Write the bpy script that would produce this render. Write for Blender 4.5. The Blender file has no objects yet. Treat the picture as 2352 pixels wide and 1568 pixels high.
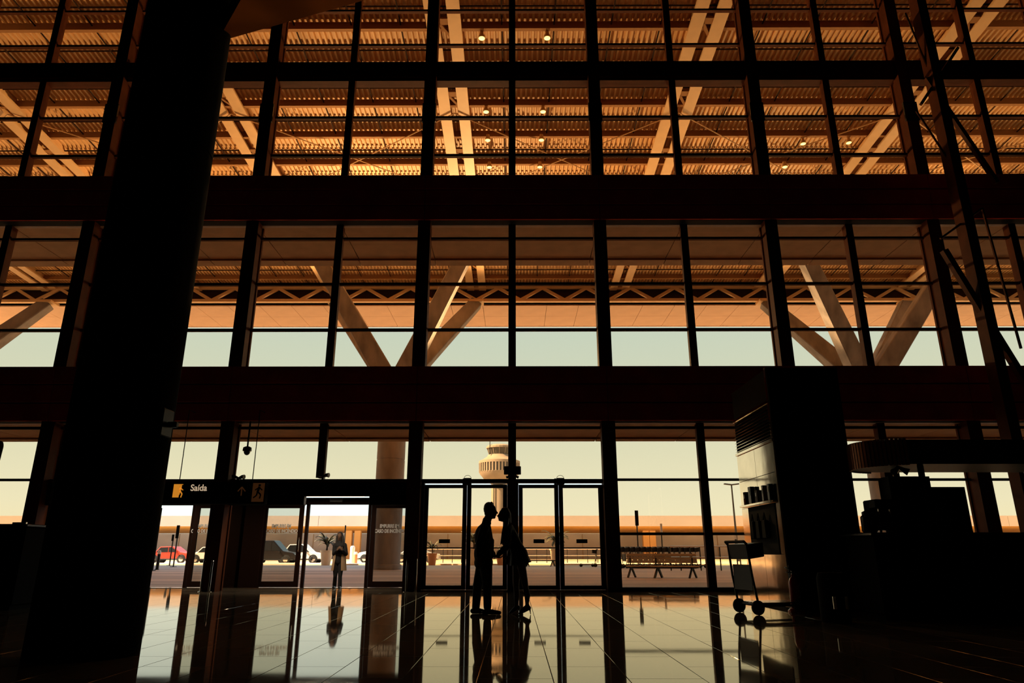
import bpy, bmesh, math, random
from mathutils import Vector, Matrix, Quaternion
random.seed(7)
R = math.radians
SC = bpy.context.scene
COL = SC.collection

# ------------------------------------------------------------------ camera
CAM_H, PITCH, LENS = 1.0, 17.12, 24.0
F = LENS / 36.0 * 2352.0
cam_d = bpy.data.cameras.new('camera'); cam = bpy.data.objects.new('camera', cam_d); COL.objects.link(cam)
cam_d.lens = LENS; cam_d.sensor_width = 36.0; cam_d.clip_end = 2000
cam.location = (0, 0, CAM_H); cam.rotation_euler = (R(90 + PITCH), 0, R(0.25))
SC.camera = cam

# ------------------------------------------------------------------ sky
w = bpy.data.worlds.new('sky'); SC.world = w; w.use_nodes = True
nt = w.node_tree; nt.nodes.clear()
out = nt.nodes.new('ShaderNodeOutputWorld'); bg = nt.nodes.new('ShaderNodeBackground')
tc = nt.nodes.new('ShaderNodeTexCoord'); sx = nt.nodes.new('ShaderNodeSeparateXYZ'); ra = nt.nodes.new('ShaderNodeValToRGB')
nt.links.new(tc.outputs['Generated'], sx.inputs[0]); nt.links.new(sx.outputs['Z'], ra.inputs[0])
nt.links.new(ra.outputs[0], bg.inputs[0]); nt.links.new(bg.outputs[0], out.inputs[0])
e = ra.color_ramp.elements
e[0].position = 0.0; e[0].color = (0.92, 0.98, 0.82, 1)
e[1].position = 1.0; e[1].color = (0.22, 0.40, 0.62, 1)
for p, c in ((0.06, (0.82, 0.95, 0.92, 1)), (0.17, (0.66, 0.83, 0.86, 1)), (0.30, (0.55, 0.78, 0.92, 1))):
    k = e.new(p); k.color = c
bg.inputs[1].default_value = 1.0

# ------------------------------------------------------------------ sun
sd = bpy.data.lights.new('sun', 'SUN'); so = bpy.data.objects.new('sun', sd); COL.objects.link(so)
sd.energy = 17.0; sd.angle = R(0.6); sd.color = (1.0, 0.80, 0.55)
so.rotation_euler = Vector((0.68, 0.20, -0.70)).to_track_quat('-Z', 'Y').to_euler()

# ------------------------------------------------------------------ exposure
SC.view_settings.view_transform = 'Standard'; SC.view_settings.look = 'None'
SC.view_settings.gamma = 1.0; SC.view_settings.use_curve_mapping = False
SC.view_settings.exposure = 0.3
cy = SC.cycles
cy.max_bounces = 10; cy.diffuse_bounces = 5; cy.glossy_bounces = 4; cy.transmission_bounces = 4
cy.transparent_max_bounces = 24; cy.caustics_reflective = False; cy.caustics_refractive = False
cy.use_denoising = True; cy.sample_clamp_indirect = 4.0

# ------------------------------------------------------------------ helpers
SP, CP = math.sin(R(PITCH)), math.cos(R(PITCH))
YAW = R(0.25)
def at(px, py, Y):
    """world point on the plane y = Y seen at a photograph pixel"""
    a, b = (px - 1176) / F, (784 - py) / F
    d = Vector((a, CP - b * SP, SP + b * CP))
    d = Vector((d.x * math.cos(YAW) - d.y * math.sin(YAW), d.x * math.sin(YAW) + d.y * math.cos(YAW), d.z))
    t = Y / d.y
    return Vector((d.x * t, Y, CAM_H + d.z * t))
def zat(py, Y): return at(1176, py, Y).z

TMP = bpy.data.scenes.new('workshop')
def baked(o):
    """mesh of o with its modifiers applied"""
    TMP.collection.objects.link(o)
    with bpy.context.temp_override(scene=TMP, view_layer=TMP.view_layers[0]):
        g = bpy.context.evaluated_depsgraph_get(); g.update()
        me = bpy.data.meshes.new_from_object(o.evaluated_get(g))
    TMP.collection.objects.unlink(o); return me

class MB:
    def __init__(s): s.v = []; s.f = []
    def add(s, vs, fs):
        n = len(s.v); s.v += [tuple(p) for p in vs]; s.f += [tuple(i + n for i in f) for f in fs]; return s
    def box(s, x0, x1, y0, y1, z0, z1):
        return s.add([(x0,y0,z0),(x1,y0,z0),(x1,y1,z0),(x0,y1,z0),(x0,y0,z1),(x1,y0,z1),(x1,y1,z1),(x0,y1,z1)],
              [(0,3,2,1),(4,5,6,7),(0,1,5,4),(1,2,6,5),(2,3,7,6),(3,0,4,7)])
    def bar(s, a, b, w, h=None, w2=None, h2=None, up=(0,0,1)):
        a, b = Vector(a), Vector(b); h = w if h is None else h
        w2 = w if w2 is None else w2; h2 = h if h2 is None else h2
        d = (b - a).normalized(); u = Vector(up)
        if abs(d.dot(u)) > .99: u = Vector((0, 1, 0))
        x = d.cross(u).normalized(); u = x.cross(d)
        vs = []
        for p, ww, hh in ((a, w, h), (b, w2, h2)):
            for i, j in ((-1,-1),(1,-1),(1,1),(-1,1)): vs.append(p + x * ww * .5 * i + u * hh * .5 * j)
        return s.add(vs, [(0,1,2,3),(7,6,5,4),(0,4,5,1),(1,5,6,2),(2,6,7,3),(3,7,4,0)])
    def tube(s, pts, r, n=8, closed=True):
        pts = [Vector(p) for p in pts]; rs = r if isinstance(r, (list, tuple)) else [r] * len(pts)
        vs = []; fs = []; px = None
        for i, p in enumerate(pts):
            d = (pts[min(i + 1, len(pts) - 1)] - pts[max(i - 1, 0)]).normalized()
            if px is None:
                px = d.orthogonal().normalized()
            px = (px - d * px.dot(d)).normalized(); q = d.cross(px)
            for k in range(n):
                t = 2 * math.pi * k / n; vs.append(p + (px * math.cos(t) + q * math.sin(t)) * rs[i])
        for i in range(len(pts) - 1):
            for k in range(n):
                fs.append((i*n+k, i*n+(k+1) % n, (i+1)*n+(k+1) % n, (i+1)*n+k))
        fs.append(tuple(range(n - 1, -1, -1))); fs.append(tuple(range((len(pts)-1)*n, len(pts)*n)))
        return s.add(vs, fs)
    def lathe(s, c, prof, n=24):
        c = Vector(c); vs = []; fs = []
        for r, z in prof:
            for k in range(n):
                t = 2 * math.pi * k / n; vs.append(c + Vector((r * math.cos(t), r * math.sin(t), z)))
        for i in range(len(prof) - 1):
            for k in range(n): fs.append((i*n+k, i*n+(k+1) % n, (i+1)*n+(k+1) % n, (i+1)*n+k))
        fs.append(tuple(range(n - 1, -1, -1))); fs.append(tuple(range((len(prof)-1)*n, len(prof)*n)))
        return s.add(vs, fs)
    def prism(s, poly, axis, a, b):
        """poly: 2-d outline; axis 'y' -> (x,z), 'x' -> (y,z), 'z' -> (x,y)"""
        def pt(p, t):
            return (p[0], t, p[1]) if axis == 'y' else (t, p[0], p[1]) if axis == 'x' else (p[0], p[1], t)
        n = len(poly); vs = [pt(p, a) for p in poly] + [pt(p, b) for p in poly]
        fs = [tuple(range(n)), tuple(range(2*n-1, n-1, -1))] + [(i, i+n, (i+1) % n + n, (i+1) % n) for i in range(n)]
        return s.add(vs, fs)
    def mesh(s, name, m=None, bevel=0, smooth=False):
        me = bpy.data.meshes.new(name); me.from_pydata(s.v, [], s.f)
        bm = bmesh.new(); bm.from_mesh(me); bmesh.ops.recalc_face_normals(bm, faces=bm.faces)
        if bevel: bmesh.ops.bevel(bm, geom=bm.edges[:], offset=bevel, segments=1, affect='EDGES', clamp_overlap=True)
        bm.to_mesh(me); bm.free()
        if smooth:
            me.polygons.foreach_set('use_smooth', [True] * len(me.polygons))
            me.set_sharp_from_angle(angle=R(40))
        if m: me.materials.append(m)
        return me
    def build(s, name, m=None, parent=None, bevel=0, smooth=False):
        return link(name, s.mesh(name, m, bevel, smooth), parent)
def link(name, data, parent=None, loc=None, rot=None, scale=None):
    o = bpy.data.objects.new(name, data); COL.objects.link(o)
    if parent: o.parent = parent
    if loc is not None: o.location = loc
    if rot is not None: o.rotation_euler = rot
    if scale is not None: o.scale = scale
    return o
def empty(name, loc=(0, 0, 0), rz=0):
    o = link(name, None, None, loc, (0, 0, rz)); o.empty_display_size = .2; return o
def tag(o, label, cat, group=None, kind=None):
    o['label'] = label; o['category'] = cat
    if group: o['group'] = group
    if kind: o['kind'] = kind
    return o
def copy_tree(o, parent=None):
    c = o.copy(); COL.objects.link(c)
    if parent: c.parent = parent
    for ch in list(o.children): copy_tree(ch, c)
    return c
def B(*a): return MB().box(*a)

# ------------------------------------------------------------------ materials
def mat(name, col, rough=.6, metal=0, var=0.0, scale=3.0, bump=0.0, bscale=None, stretch=(1, 1, 1), ior=1.5, coords='Object', detail=4, emit=None, spec=.5):
    m = bpy.data.materials.new(name); m.use_nodes = True; t = m.node_tree; b = t.nodes['Principled BSDF']
    b.inputs['Base Color'].default_value = (*col, 1); b.inputs['Roughness'].default_value = rough
    b.inputs['Metallic'].default_value = metal; b.inputs['IOR'].default_value = ior; b.inputs['Specular IOR Level'].default_value = spec
    if emit: b.inputs['Emission Color'].default_value = (*emit[:3], 1); b.inputs['Emission Strength'].default_value = emit[3]
    if var or bump:
        g = t.nodes.new('ShaderNodeTexCoord' if coords == 'Object' else 'ShaderNodeNewGeometry')
        mp = t.nodes.new('ShaderNodeMapping'); mp.inputs['Scale'].default_value = stretch
        t.links.new(g.outputs['Object' if coords == 'Object' else 'Position'], mp.inputs[0])
        n = t.nodes.new('ShaderNodeTexNoise'); n.inputs['Scale'].default_value = scale; n.inputs['Detail'].default_value = detail
        t.links.new(mp.outputs[0], n.inputs[0])
        if var:
            r = t.nodes.new('ShaderNodeValToRGB'); q = r.color_ramp.elements
            q[0].position = .3; q[1].position = .7
            q[0].color = (*[c * (1 - var) for c in col], 1); q[1].color = (*[min(1, c * (1 + var)) for c in col], 1)
            t.links.new(n.outputs[0], r.inputs[0]); t.links.new(r.outputs[0], b.inputs['Base Color'])
        if bump:
            n2 = n
            if bscale:
                n2 = t.nodes.new('ShaderNodeTexNoise'); n2.inputs['Scale'].default_value = bscale; t.links.new(mp.outputs[0], n2.inputs[0])
            bp = t.nodes.new('ShaderNodeBump'); bp.inputs['Strength'].default_value = bump; bp.inputs['Distance'].default_value = .05
            t.links.new(n2.outputs[0], bp.inputs['Height']); t.links.new(bp.outputs[0], b.inputs['Normal'])
    return m
def glass(name, tint, refl=1.0):
    """thin tinted pane: what passes is tinted, what mirrors follows Fresnel"""
    m = bpy.data.materials.new(name); m.use_nodes = True; t = m.node_tree; t.nodes.clear()
    o = t.nodes.new('ShaderNodeOutputMaterial'); mx = t.nodes.new('ShaderNodeMixShader')
    tr = t.nodes.new('ShaderNodeBsdfTransparent'); gl = t.nodes.new('ShaderNodeBsdfGlossy'); fr = t.nodes.new('ShaderNodeLayerWeight')
    tr.inputs[0].default_value = (*tint, 1); gl.inputs['Roughness'].default_value = 0.01
    gl.inputs[0].default_value = (refl, refl, refl, 1)
    pw = t.nodes.new('ShaderNodeMath'); pw.operation = 'POWER'; pw.inputs[1].default_value = 5.0
    ma = t.nodes.new('ShaderNodeMath'); ma.operation = 'MULTIPLY_ADD'; ma.inputs[1].default_value = .96; ma.inputs[2].default_value = .04
    t.links.new(fr.outputs['Facing'], pw.inputs[0]); t.links.new(pw.outputs[0], ma.inputs[0])
    t.links.new(ma.outputs[0], mx.inputs[0]); t.links.new(tr.outputs[0], mx.inputs[1]); t.links.new(gl.outputs[0], mx.inputs[2])
    t.links.new(mx.outputs[0], o.inputs[0]); return m
M = {}
M['frame'] = mat('dark bronze frame', (.10, .028, .010), .6, 0, .2, 2, spec=.05)
M['cladding'] = mat('oxblood cladding panel', (.80, .075, .045), .7, 0, .15, 1.5, spec=.1)
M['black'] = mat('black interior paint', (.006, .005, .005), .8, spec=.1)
M['blackgloss'] = mat('black gloss', (.008, .007, .007), .25)
M['bronze'] = glass('bronze tinted glass', (.96, .85, .69))
M['grey_glass'] = glass('grey tinted glass', (.82, .79, .72))
M['granite'] = mat('polished granite', (.13, .115, .09), .035, 0, .22, 60, .0, ior=1.85, coords='pos')
def floor_mat():
    m = bpy.data.materials.new('polished granite'); m.use_nodes = True; t = m.node_tree; t.nodes.clear()
    N = t.nodes.new; o = N('ShaderNodeOutputMaterial'); mx = N('ShaderNodeMixShader'); df = N('ShaderNodeBsdfDiffuse'); gl = N('ShaderNodeBsdfGlossy')
    fr = N('ShaderNodeFresnel'); fr.inputs[0].default_value = 1.85; gl.inputs[0].default_value = (1.0, .86, .66, 1); gl.inputs['Roughness'].default_value = .03
    g = N('ShaderNodeNewGeometry'); n = N('ShaderNodeTexNoise'); n.inputs['Scale'].default_value = 55; r = N('ShaderNodeValToRGB')
    r.color_ramp.elements[0].position = .35; r.color_ramp.elements[1].position = .7
    r.color_ramp.elements[0].color = (.16, .13, .095, 1); r.color_ramp.elements[1].color = (.27, .225, .165, 1)
    n2 = N('ShaderNodeTexNoise'); n2.inputs['Scale'].default_value = 3.0; n2.inputs['Detail'].default_value = 5
    rr = N('ShaderNodeMapRange'); rr.inputs[3].default_value = .02; rr.inputs[4].default_value = .06
    L = t.links.new
    L(g.outputs['Position'], n.inputs[0]); L(n.outputs[0], r.inputs[0]); L(r.outputs[0], df.inputs[0])
    L(g.outputs['Position'], n2.inputs[0]); L(n2.outputs[0], rr.inputs[0]); L(rr.outputs[0], gl.inputs['Roughness'])
    L(fr.outputs[0], mx.inputs[0]); L(df.outputs[0], mx.inputs[1]); L(gl.outputs[0], mx.inputs[2]); L(mx.outputs[0], o.inputs[0]); return m
def cloth_through(name, col, k):
    m = mat(name, col, .8); t = m.node_tree; b = t.nodes['Principled BSDF']; o = t.nodes['Material Output']
    tr = t.nodes.new('ShaderNodeBsdfTranslucent'); tr.inputs[0].default_value = (*col, 1); mx = t.nodes.new('ShaderNodeMixShader'); mx.inputs[0].default_value = k
    t.links.new(b.outputs[0], mx.inputs[1]); t.links.new(tr.outputs[0], mx.inputs[2]); t.links.new(mx.outputs[0], o.inputs[0]); return m
M['granite'] = floor_mat()
M['grout'] = mat('dark grout', (.02, .016, .013), .6)
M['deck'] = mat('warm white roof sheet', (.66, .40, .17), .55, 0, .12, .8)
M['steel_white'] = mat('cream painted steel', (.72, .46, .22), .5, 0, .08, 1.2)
M['purlin'] = mat('brown painted purlin', (.36, .18, .07), .7, spec=.1)
M['rod'] = mat('dark rod', (.03, .014, .008), .9, spec=.1)
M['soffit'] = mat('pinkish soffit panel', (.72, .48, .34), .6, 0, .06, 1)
M['ledge'] = mat('tan ledge soffit', (.40, .25, .14), .7, 0, .12, 2)
M['concrete'] = mat('weathered concrete', (.27, .25, .25), .8, 0, .35, 1.3, .2, 8, (1, 1, .35))
M['terrace'] = mat('streaked terrace asphalt', (.50, .39, .30), .7, 0, .40, .5, .1, 20, (.12, 1, 1), coords='pos', detail=6)
M['paving'] = mat('sunlit paving', (.72, .56, .38), .8, 0, .15, .8, coords='pos')
M['kerb'] = mat('pale kerb', (.70, .58, .42), .8)
M['farground'] = mat('dry ground', (.40, .32, .22), .9, 0, .2, .02, coords='pos')
M['fascia'] = mat('peach fascia', (.40, .345, .315), .7, 0, .06, .3)
M['orange'] = mat('orange soffit', (.50, .285, .07), .6, 0, .15, .1)
M['farwall'] = mat('mauve grey wall', (.56, .60, .70), .8, 0, .1, .3)
M['tower'] = mat('tower concrete', (.27, .21, .165), .8, 0, .1, .2)
M['tower_glass'] = mat('tower glazing', (.05, .042, .035), .4)
M['steel'] = mat('brushed stainless cladding', (.92, .78, .62), .09, 1, .08, 2, .07, 1.4)
M['chrome'] = mat('chrome', (.8, .72, .62), .12, 1)
M['rubber'] = mat('black rubber', (.01, .01, .01), .7)
M['white'] = mat('white paint', (.85, .82, .76), .4)
M['redpaint'] = mat('red paint', (.55, .03, .02), .3)
M['signblack'] = mat('black sign face', (.005, .005, .005), .8, spec=.1)
M['signorange'] = mat('orange sign print', (.5, .2, .02), .5, emit=(1.0, .36, .03, .45))
M['signtext'] = mat('pale sign print', (.7, .6, .45), .5, emit=(1.0, .75, .5, .35))
M['signdim'] = mat('faint brown print', (.25, .08, .02), .5, emit=(1, .35, .1, .02))
M['lobbyframe'] = mat('near black lobby frame', (.020, .008, .005), .6, spec=.05)
M['sticker_text'] = mat('white lettering film', (.85, .83, .80), .6)
M['lamp'] = mat('lit lamp lens', (1, .8, .4), .4, emit=(1.0, .72, .22, 4))
M['skin'] = mat('skin', (.15, .08, .05), .6, spec=.2)
M['suit'] = mat('dark suit cloth', (.010, .008, .008), .85)
M['dress'] = mat('black dress cloth', (.009, .007, .007), .8)
M['hair'] = mat('dark brown hair', (.014, .008, .005), .55, 0, .3, 40, .3, 60, (1, 1, .15))
M['shoe'] = mat('black leather', (.008, .007, .006), .3)
M['coat'] = cloth_through('beige coat cloth', (.85, .62, .38), .5)
M['sticker_text'] = cloth_through('white lettering film', (.95, .94, .92), .35)
M['leaf'] = mat('palm leaf', (.05, .045, .016), .5, 0, .3, 3)
M['pot'] = mat('cream pot', (.75, .58, .38), .7)
M['terracotta'] = mat('terracotta pot', (.55, .25, .11), .7)
M['soil'] = mat('soil', (.05, .03, .02), .9)
M['wood'] = mat('weathered bench slat', (.62, .54, .44), .7, 0, .2, 4, 0, None, (.3, 3, 3))
M['darkmetal'] = mat('dark metal', (.012, .010, .009), .4, .3)
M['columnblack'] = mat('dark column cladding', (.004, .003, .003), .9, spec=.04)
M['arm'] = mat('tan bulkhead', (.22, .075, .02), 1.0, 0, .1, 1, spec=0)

# ------------------------------------------------------------------ facade layout
D = 19.4
XP = [-18.4, -13.15, -8.08, -2.78, 2.62, 7.87, 12.85, 17.95]          # posts
XM = [(a + b) / 2 for a, b in zip(XP, XP[1:])]                    # mid mullions
Z1, Z2 = zat(974, D), zat(850, D)                                 # lower beam
Z3, Z4 = zat(521, D), zat(421, D)                                 # upper beam
ZT = 22.6                                                          # top of glass
XW = 19.0

# ------------------------------------------------------------------ room shell
fl = empty('floor'); tag(fl, 'polished granite floor mirroring the bright doors', 'floor', kind='structure')
B(-XW, XW, -8, D + .25, -.3, -.008).build('slab', M['grout'], fl)
B(-13.2, -2.75, D + .25, 21.25, -.3, -.008).build('slab', M['grout'], fl)
TX, TY = .62, 1.24
tile_me = B(.003, TX - .003, .003, TY - .003, -.02, 0).mesh('tile', M['granite'], .0015)
half = set()
x_lo, x_hi = -9, 11
for i in range(-9, 11):
    for j in range(4, 16):
        y = j * TY + (TY / 2 if i % 2 else 0)
        if y + TY > D + .2: continue
        if i in (-9,) and y < 6: continue
        link('tile', tile_me, fl, (i * TX - .31, y, 0))
# remaining tiles, too dark or too far aside to tell apart
mb = MB()
for i in range(-30, 31):
    for j in range(-6, 17):
        y = j * TY + (TY / 2 if i % 2 else 0)
        built = -9 <= i < 11 and 4 <= j < 16 and y + TY <= D + .2 and not (i == -9 and y < 6)
        if built or y > D + .2: continue
        x = i * TX - .31
        mb.box(x + .003, x + TX - .003, y + .003, min(y + TY - .003, D + .24), -.02, 0)
for i in range(-21, -4):
    x = i * TX - .31
    for y in (D + .26,): mb.box(x + .003, x + TX - .003, y, 21.2, -.02, 0)
o = mb.build('tile_field', M['granite'], fl); o['kind'] = 'stuff'

def structure(name, mb, m, label, cat='wall'):
    o = mb.build(name, m); return tag(o, label, cat, kind='structure')
structure('wall_left', B(-XW - .4, -XW, -8, D + .3, 0, 23.4), M['black'], 'black side wall beyond the dark column', 'wall')
structure('wall_right', B(XW, XW + .4, -8, D + .3, 0, 23.4), M['black'], 'black side wall behind the braced frame', 'wall')
structure('wall_back', B(-XW - .4, XW + .4, -8.4, -8, 0, 23.4), M['black'], 'black wall at the rear of the hall', 'wall')
structure('ceiling', B(-XW - .4, XW + .4, -8.4, D + .3, 23.0, 23.5), M['black'], 'black ceiling of the dark hall', 'ceiling')

# ------------------------------------------------------------------ glazed front wall
wf = empty('wall_front', (0, D, 0)); tag(wf, 'tall bronze glazed front wall of posts, beams and panes', 'glass wall', kind='structure')
def fpart(name, mb, m, bevel=0):
    for i, v in enumerate(mb.v): mb.v[i] = (v[0], v[1] - D, v[2])
    return mb.build(name, m, wf, bevel)
def unit(name, m): return B(-.5, .5, -.5, .5, -.5, .5).mesh(name, m)
pane_me, frame_me = unit('pane', M['bronze']), unit('frame_bar', M['frame'])
def fbox(name, me, x0, x1, y0, y1, z0, z1):
    return link(name, me, wf, ((x0+x1)/2, (y0+y1)/2 - D, (z0+z1)/2), None, (x1-x0, y1-y0, z1-z0))
for x in XP:                                                       # posts: flanged section with a fin to the outside
    mb = MB()
    mb.box(x - .19, x + .19, 19.00, 19.30, 0, 23); mb.box(x - .12, x + .12, 19.30, 19.52, 0, 23)
    mb.box(x - .16, x + .16, 19.52, 19.60, 0, 23)
    fpart('post', mb, M['frame'])
    for z in ((zat(275, D),) if True else ()):                                       # splice plates
        fpart('splice_plate', B(x - .22, x + .22, 18.97, 19.06, z - .35, z + .35), M['blackgloss'], .01)
for k, x in enumerate(XM):
    segs = [(Z2, Z3), (Z4, ZT)]
    if k == 3: segs.append((zat(1104, D), Z1))
    elif k in (1, 2): segs.append((2.97, Z1))
    else: segs.append((0, Z1))
    for z0, z1 in segs:
        mb = B(x - .075, x + .075, 19.27, 19.52, z0, z1).box(x - .11, x + .11, 19.22, 19.28, z0, z1)
        fpart('mullion', mb, M['frame'])
# beams clad with three rows of panels, with a core set back
for zb, zt in ((Z1, Z2), (Z3, Z4)):
    fpart('beam_core', B(-18.6, 18.6, 18.98, 19.32, zb + .02, zt - .02).box(-18.6, 18.6, 19.32, 19.6, zb + .12, zt - .02), M['black'])
    h = (zt - zb) / 3
    for r in range(3):
        for a, b in zip(XP, XP[1:]):
            fpart('cladding_panel', B(a + .008, b - .008, 18.86 + .03 * (2 - r), 18.98, zb + r * h + .02, zb + (r + 1) * h - .02), M['cladding'], .008)
# transoms and panes
def panes(x0, x1, zs, y=19.42):
    for a, b in zip(zs, zs[1:]): fbox('pane', pane_me, x0, x1, y - .008, y + .008, a, b)
def transom(x0, x1, z, h=.09):
    mb = B(x0, x1, 19.37, 19.47, z - h / 2, z + h / 2).box(x0, x1, 19.33, 19.37, z - h / 2 - .015, z - h / 2 + .03)
    fpart('transom', mb, M['frame'])
zM = [zat(p, D) for p in (757, 652, 548)]
zU = [zat(p, D) for p in (357, 270, 170, 104, 25)] + [21.2]
halves = sorted(XP + XM)
for a, b in zip(halves, halves[1:]):
    for z in zM: transom(a, b, z, .08)
    for z in zU:
        if abs(z - zat(170, D)) < 1e-6:
            fpart('transom', B(a, b, 19.12, 19.55, z - .32, z + .28).box(a, b, 19.2, 19.55, z - .42, z - .32), M['frame'])
        else: transom(a, b, z, .10)
    panes(a, b, [Z2] + zM + [Z3]); panes(a, b, [Z4] + zU + [ZT])
# ground storey
zH, zTop = zat(1105, D), zat(982, D)
for i, (a, b) in enumerate(zip(halves, halves[1:])):
    transom(a, b, zTop, .07)
    if -2.8 < a and b < 2.8 or -13.3 < a and b < -2.7:
        panes(a, b, [zH, zTop, Z1])
        fpart('transom', B(a, b, 19.25, 19.52, zH - .05, zH + .05).box(a, b, 19.18, 19.25, zH - .03, zH + .03), M['frame'], .004)
    else:
        zz = [zat(1101, D), zat(1225, D)]
        for z in zz: transom(a, b, z, .06)
        panes(a, b, [.08, zz[1], zz[0], zTop, Z1])
        fpart('transom', B(a, b, 19.2, 19.52, 0.0, .10), M['frame'])
fpart('sun_block_flank', B(-62, -XW, D, D + .4, 0, 24), M['concrete']); fpart('sun_block_flank', B(XW, 62, D, D + .4, 0, 24), M['concrete'])  # unseen flank walls added to keep the sun off the terrace
# exterior ledges
for n, zb in ((1, Z1), (2, Z3)):
    t = empty('trim_%d' % n, (0, D, zb)); tag(t, ['', 'tan ledge outside, just above the door storey', 'tan ledge outside, under the upper roof glazing'][n], 'ledge', kind='structure')
    mb = B(-18.6, 18.6, .22, 2.95, .10, 1.5); mb.build('slab', M['ledge'], t)
    for a, b in zip(halves, halves[1:]):
        B(a + .012, b - .012, -.08, 2.45, 0.02, .10).build('soffit_panel', M['ledge'], t, .004)
        B(a + .012, b - .012, 2.47, 2.95, -.04, .10).build('drip_panel', M['ledge'], t, .004)

# ------------------------------------------------------------------ ground outside
gp = structure('terrace_ground', B(-62, 62, D + .25, 57, -.5, -.005), M['terrace'], 'streaked grey terrace between the doors and the kerb', 'pavement')
structure('kerb', B(-90, 90, 57, 57.4, -.5, .10).box(-90, 90, 61.6, 62.0, -.5, .10), M['kerb'], 'pale kerb stones edging the sunlit walkway', 'kerb')
structure('walkway', B(-90, 90, 57.4, 61.6, -.5, .09), M['paving'], 'sunlit pale walkway along the road', 'pavement')
structure('road', B(-300, 300, 62, 84, -.5, -.01), M['terrace'], 'grey asphalt road beyond the walkway', 'road')
structure('far_ground', B(-900, 900, 84, 1500, -.5, 0), M['farground'], 'dry sunlit ground stretching behind the low building', 'ground')
for i, sx_ in enumerate((-1, 1)):
    B(62, 900, D - 60, 84, -.5, -.02).build('side_ground', M['farground'], None) if 0 else None

# ------------------------------------------------------------------ canopy roof
def zr(y): return 21.9 - .065 * y
SL = math.atan(.065)
XR = 62.0
rf = empty('roof', (0, 0, 0)); tag(rf, 'corrugated canopy roof on cream rafters outside the glass', 'roof', kind='structure')
PY = [19.66 + 2.2 * k for k in range(13)]       # purlins
# corrugated sheets between purlins
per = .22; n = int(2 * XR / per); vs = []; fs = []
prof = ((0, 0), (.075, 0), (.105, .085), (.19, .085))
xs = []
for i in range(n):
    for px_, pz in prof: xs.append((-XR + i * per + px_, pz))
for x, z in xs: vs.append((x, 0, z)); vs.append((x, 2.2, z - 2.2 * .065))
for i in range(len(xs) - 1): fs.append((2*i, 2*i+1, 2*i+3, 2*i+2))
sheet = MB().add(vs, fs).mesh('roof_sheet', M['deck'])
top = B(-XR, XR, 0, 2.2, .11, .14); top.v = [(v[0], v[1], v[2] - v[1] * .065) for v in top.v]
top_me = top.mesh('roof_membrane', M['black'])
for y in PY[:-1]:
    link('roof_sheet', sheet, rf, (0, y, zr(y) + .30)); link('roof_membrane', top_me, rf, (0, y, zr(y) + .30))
pur = MB()
pur.box(-XR, XR, -.04, .04, .02, .33).box(-XR, XR, -.04, .12, 0, .03)
pur_me = pur.mesh('purlin', M['purlin'])
for y in PY: link('purlin', pur_me, rf, (0, y, zr(y)))
# rafters: twin cream girders tied together
RX = [-2.72 + 10.15 * k for k in range(-5, 6)]
def sl(x, y, dz): return (x, y, zr(y) + dz)
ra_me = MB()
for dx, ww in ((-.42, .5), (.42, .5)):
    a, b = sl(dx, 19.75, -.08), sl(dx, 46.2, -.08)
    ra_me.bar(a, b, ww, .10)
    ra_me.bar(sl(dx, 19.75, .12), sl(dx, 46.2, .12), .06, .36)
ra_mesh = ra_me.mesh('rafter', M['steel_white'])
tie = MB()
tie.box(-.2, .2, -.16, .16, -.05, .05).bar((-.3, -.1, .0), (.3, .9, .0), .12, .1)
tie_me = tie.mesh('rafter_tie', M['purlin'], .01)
for x in RX:
    g = link('rafter', ra_mesh, rf, (x, 0, 0))
    for k in range(7):
        y = 21.4 + 4.0 * k; link('rafter_tie', tie_me, g, (0, y, zr(y) - .05), (-SL, 0, 0))
# sag rods, pipes, wind bracing
rod_me = MB().tube([sl(0, 19.75, .18), sl(0, 46.0, .18)], .03, 6).mesh('sag_rod', M['rod'])
rods = [x + 10.15 * f for x in RX[:-1] for f in (.22, .42, .64, .83)]
for x in rods:
    if abs(x) < 34: link('sag_rod', rod_me, rf, (x, 0, 0))
pipe_me = MB().tube([(-XR, 0, 0), (XR, 0, 0)], .035, 6).mesh('pipe', M['rod'])
for y in PY[:-1]: link('pipe', pipe_me, rf, (0, y + 1.35, zr(y + 1.35) + .25))
for x in RX[2:-3]:
    for a, b in ((0, 10.15), (10.15, 0)):
        MB().tube([sl(x + a, 26.5, -.2), sl(x + b, 33.5, -.2)], .028, 6).build('wind_brace', M['steel_white'], rf)
# edge truss
yt = 45.2
zt_ = 17.98
tr = MB(); tr.box(-XR, XR, yt - .16, yt + .16, zt_ - .14, zt_ + .06); tr.build('truss_lower_chord', M['steel_white'], rf)
tr = MB(); tr.box(-XR, XR, yt - .13, yt + .13, zt_ + .86, zt_ + 1.02); tr.build('truss_upper_chord', M['steel_white'], rf)
dg = MB().bar((0, 0, 0), (1.55, 0, .9), .16, .2).mesh('truss_diagonal', M['steel_white'])
dg2 = MB().bar((0, 0, 0), (-1.55, 0, .9), .16, .2).mesh('truss_diagonal', M['steel_white'])
for k in range(-13, 14):
    for m_ in (dg, dg2): link('truss_diagonal', m_, rf, (RX[5] + k * 3.12, yt, zt_))
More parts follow.
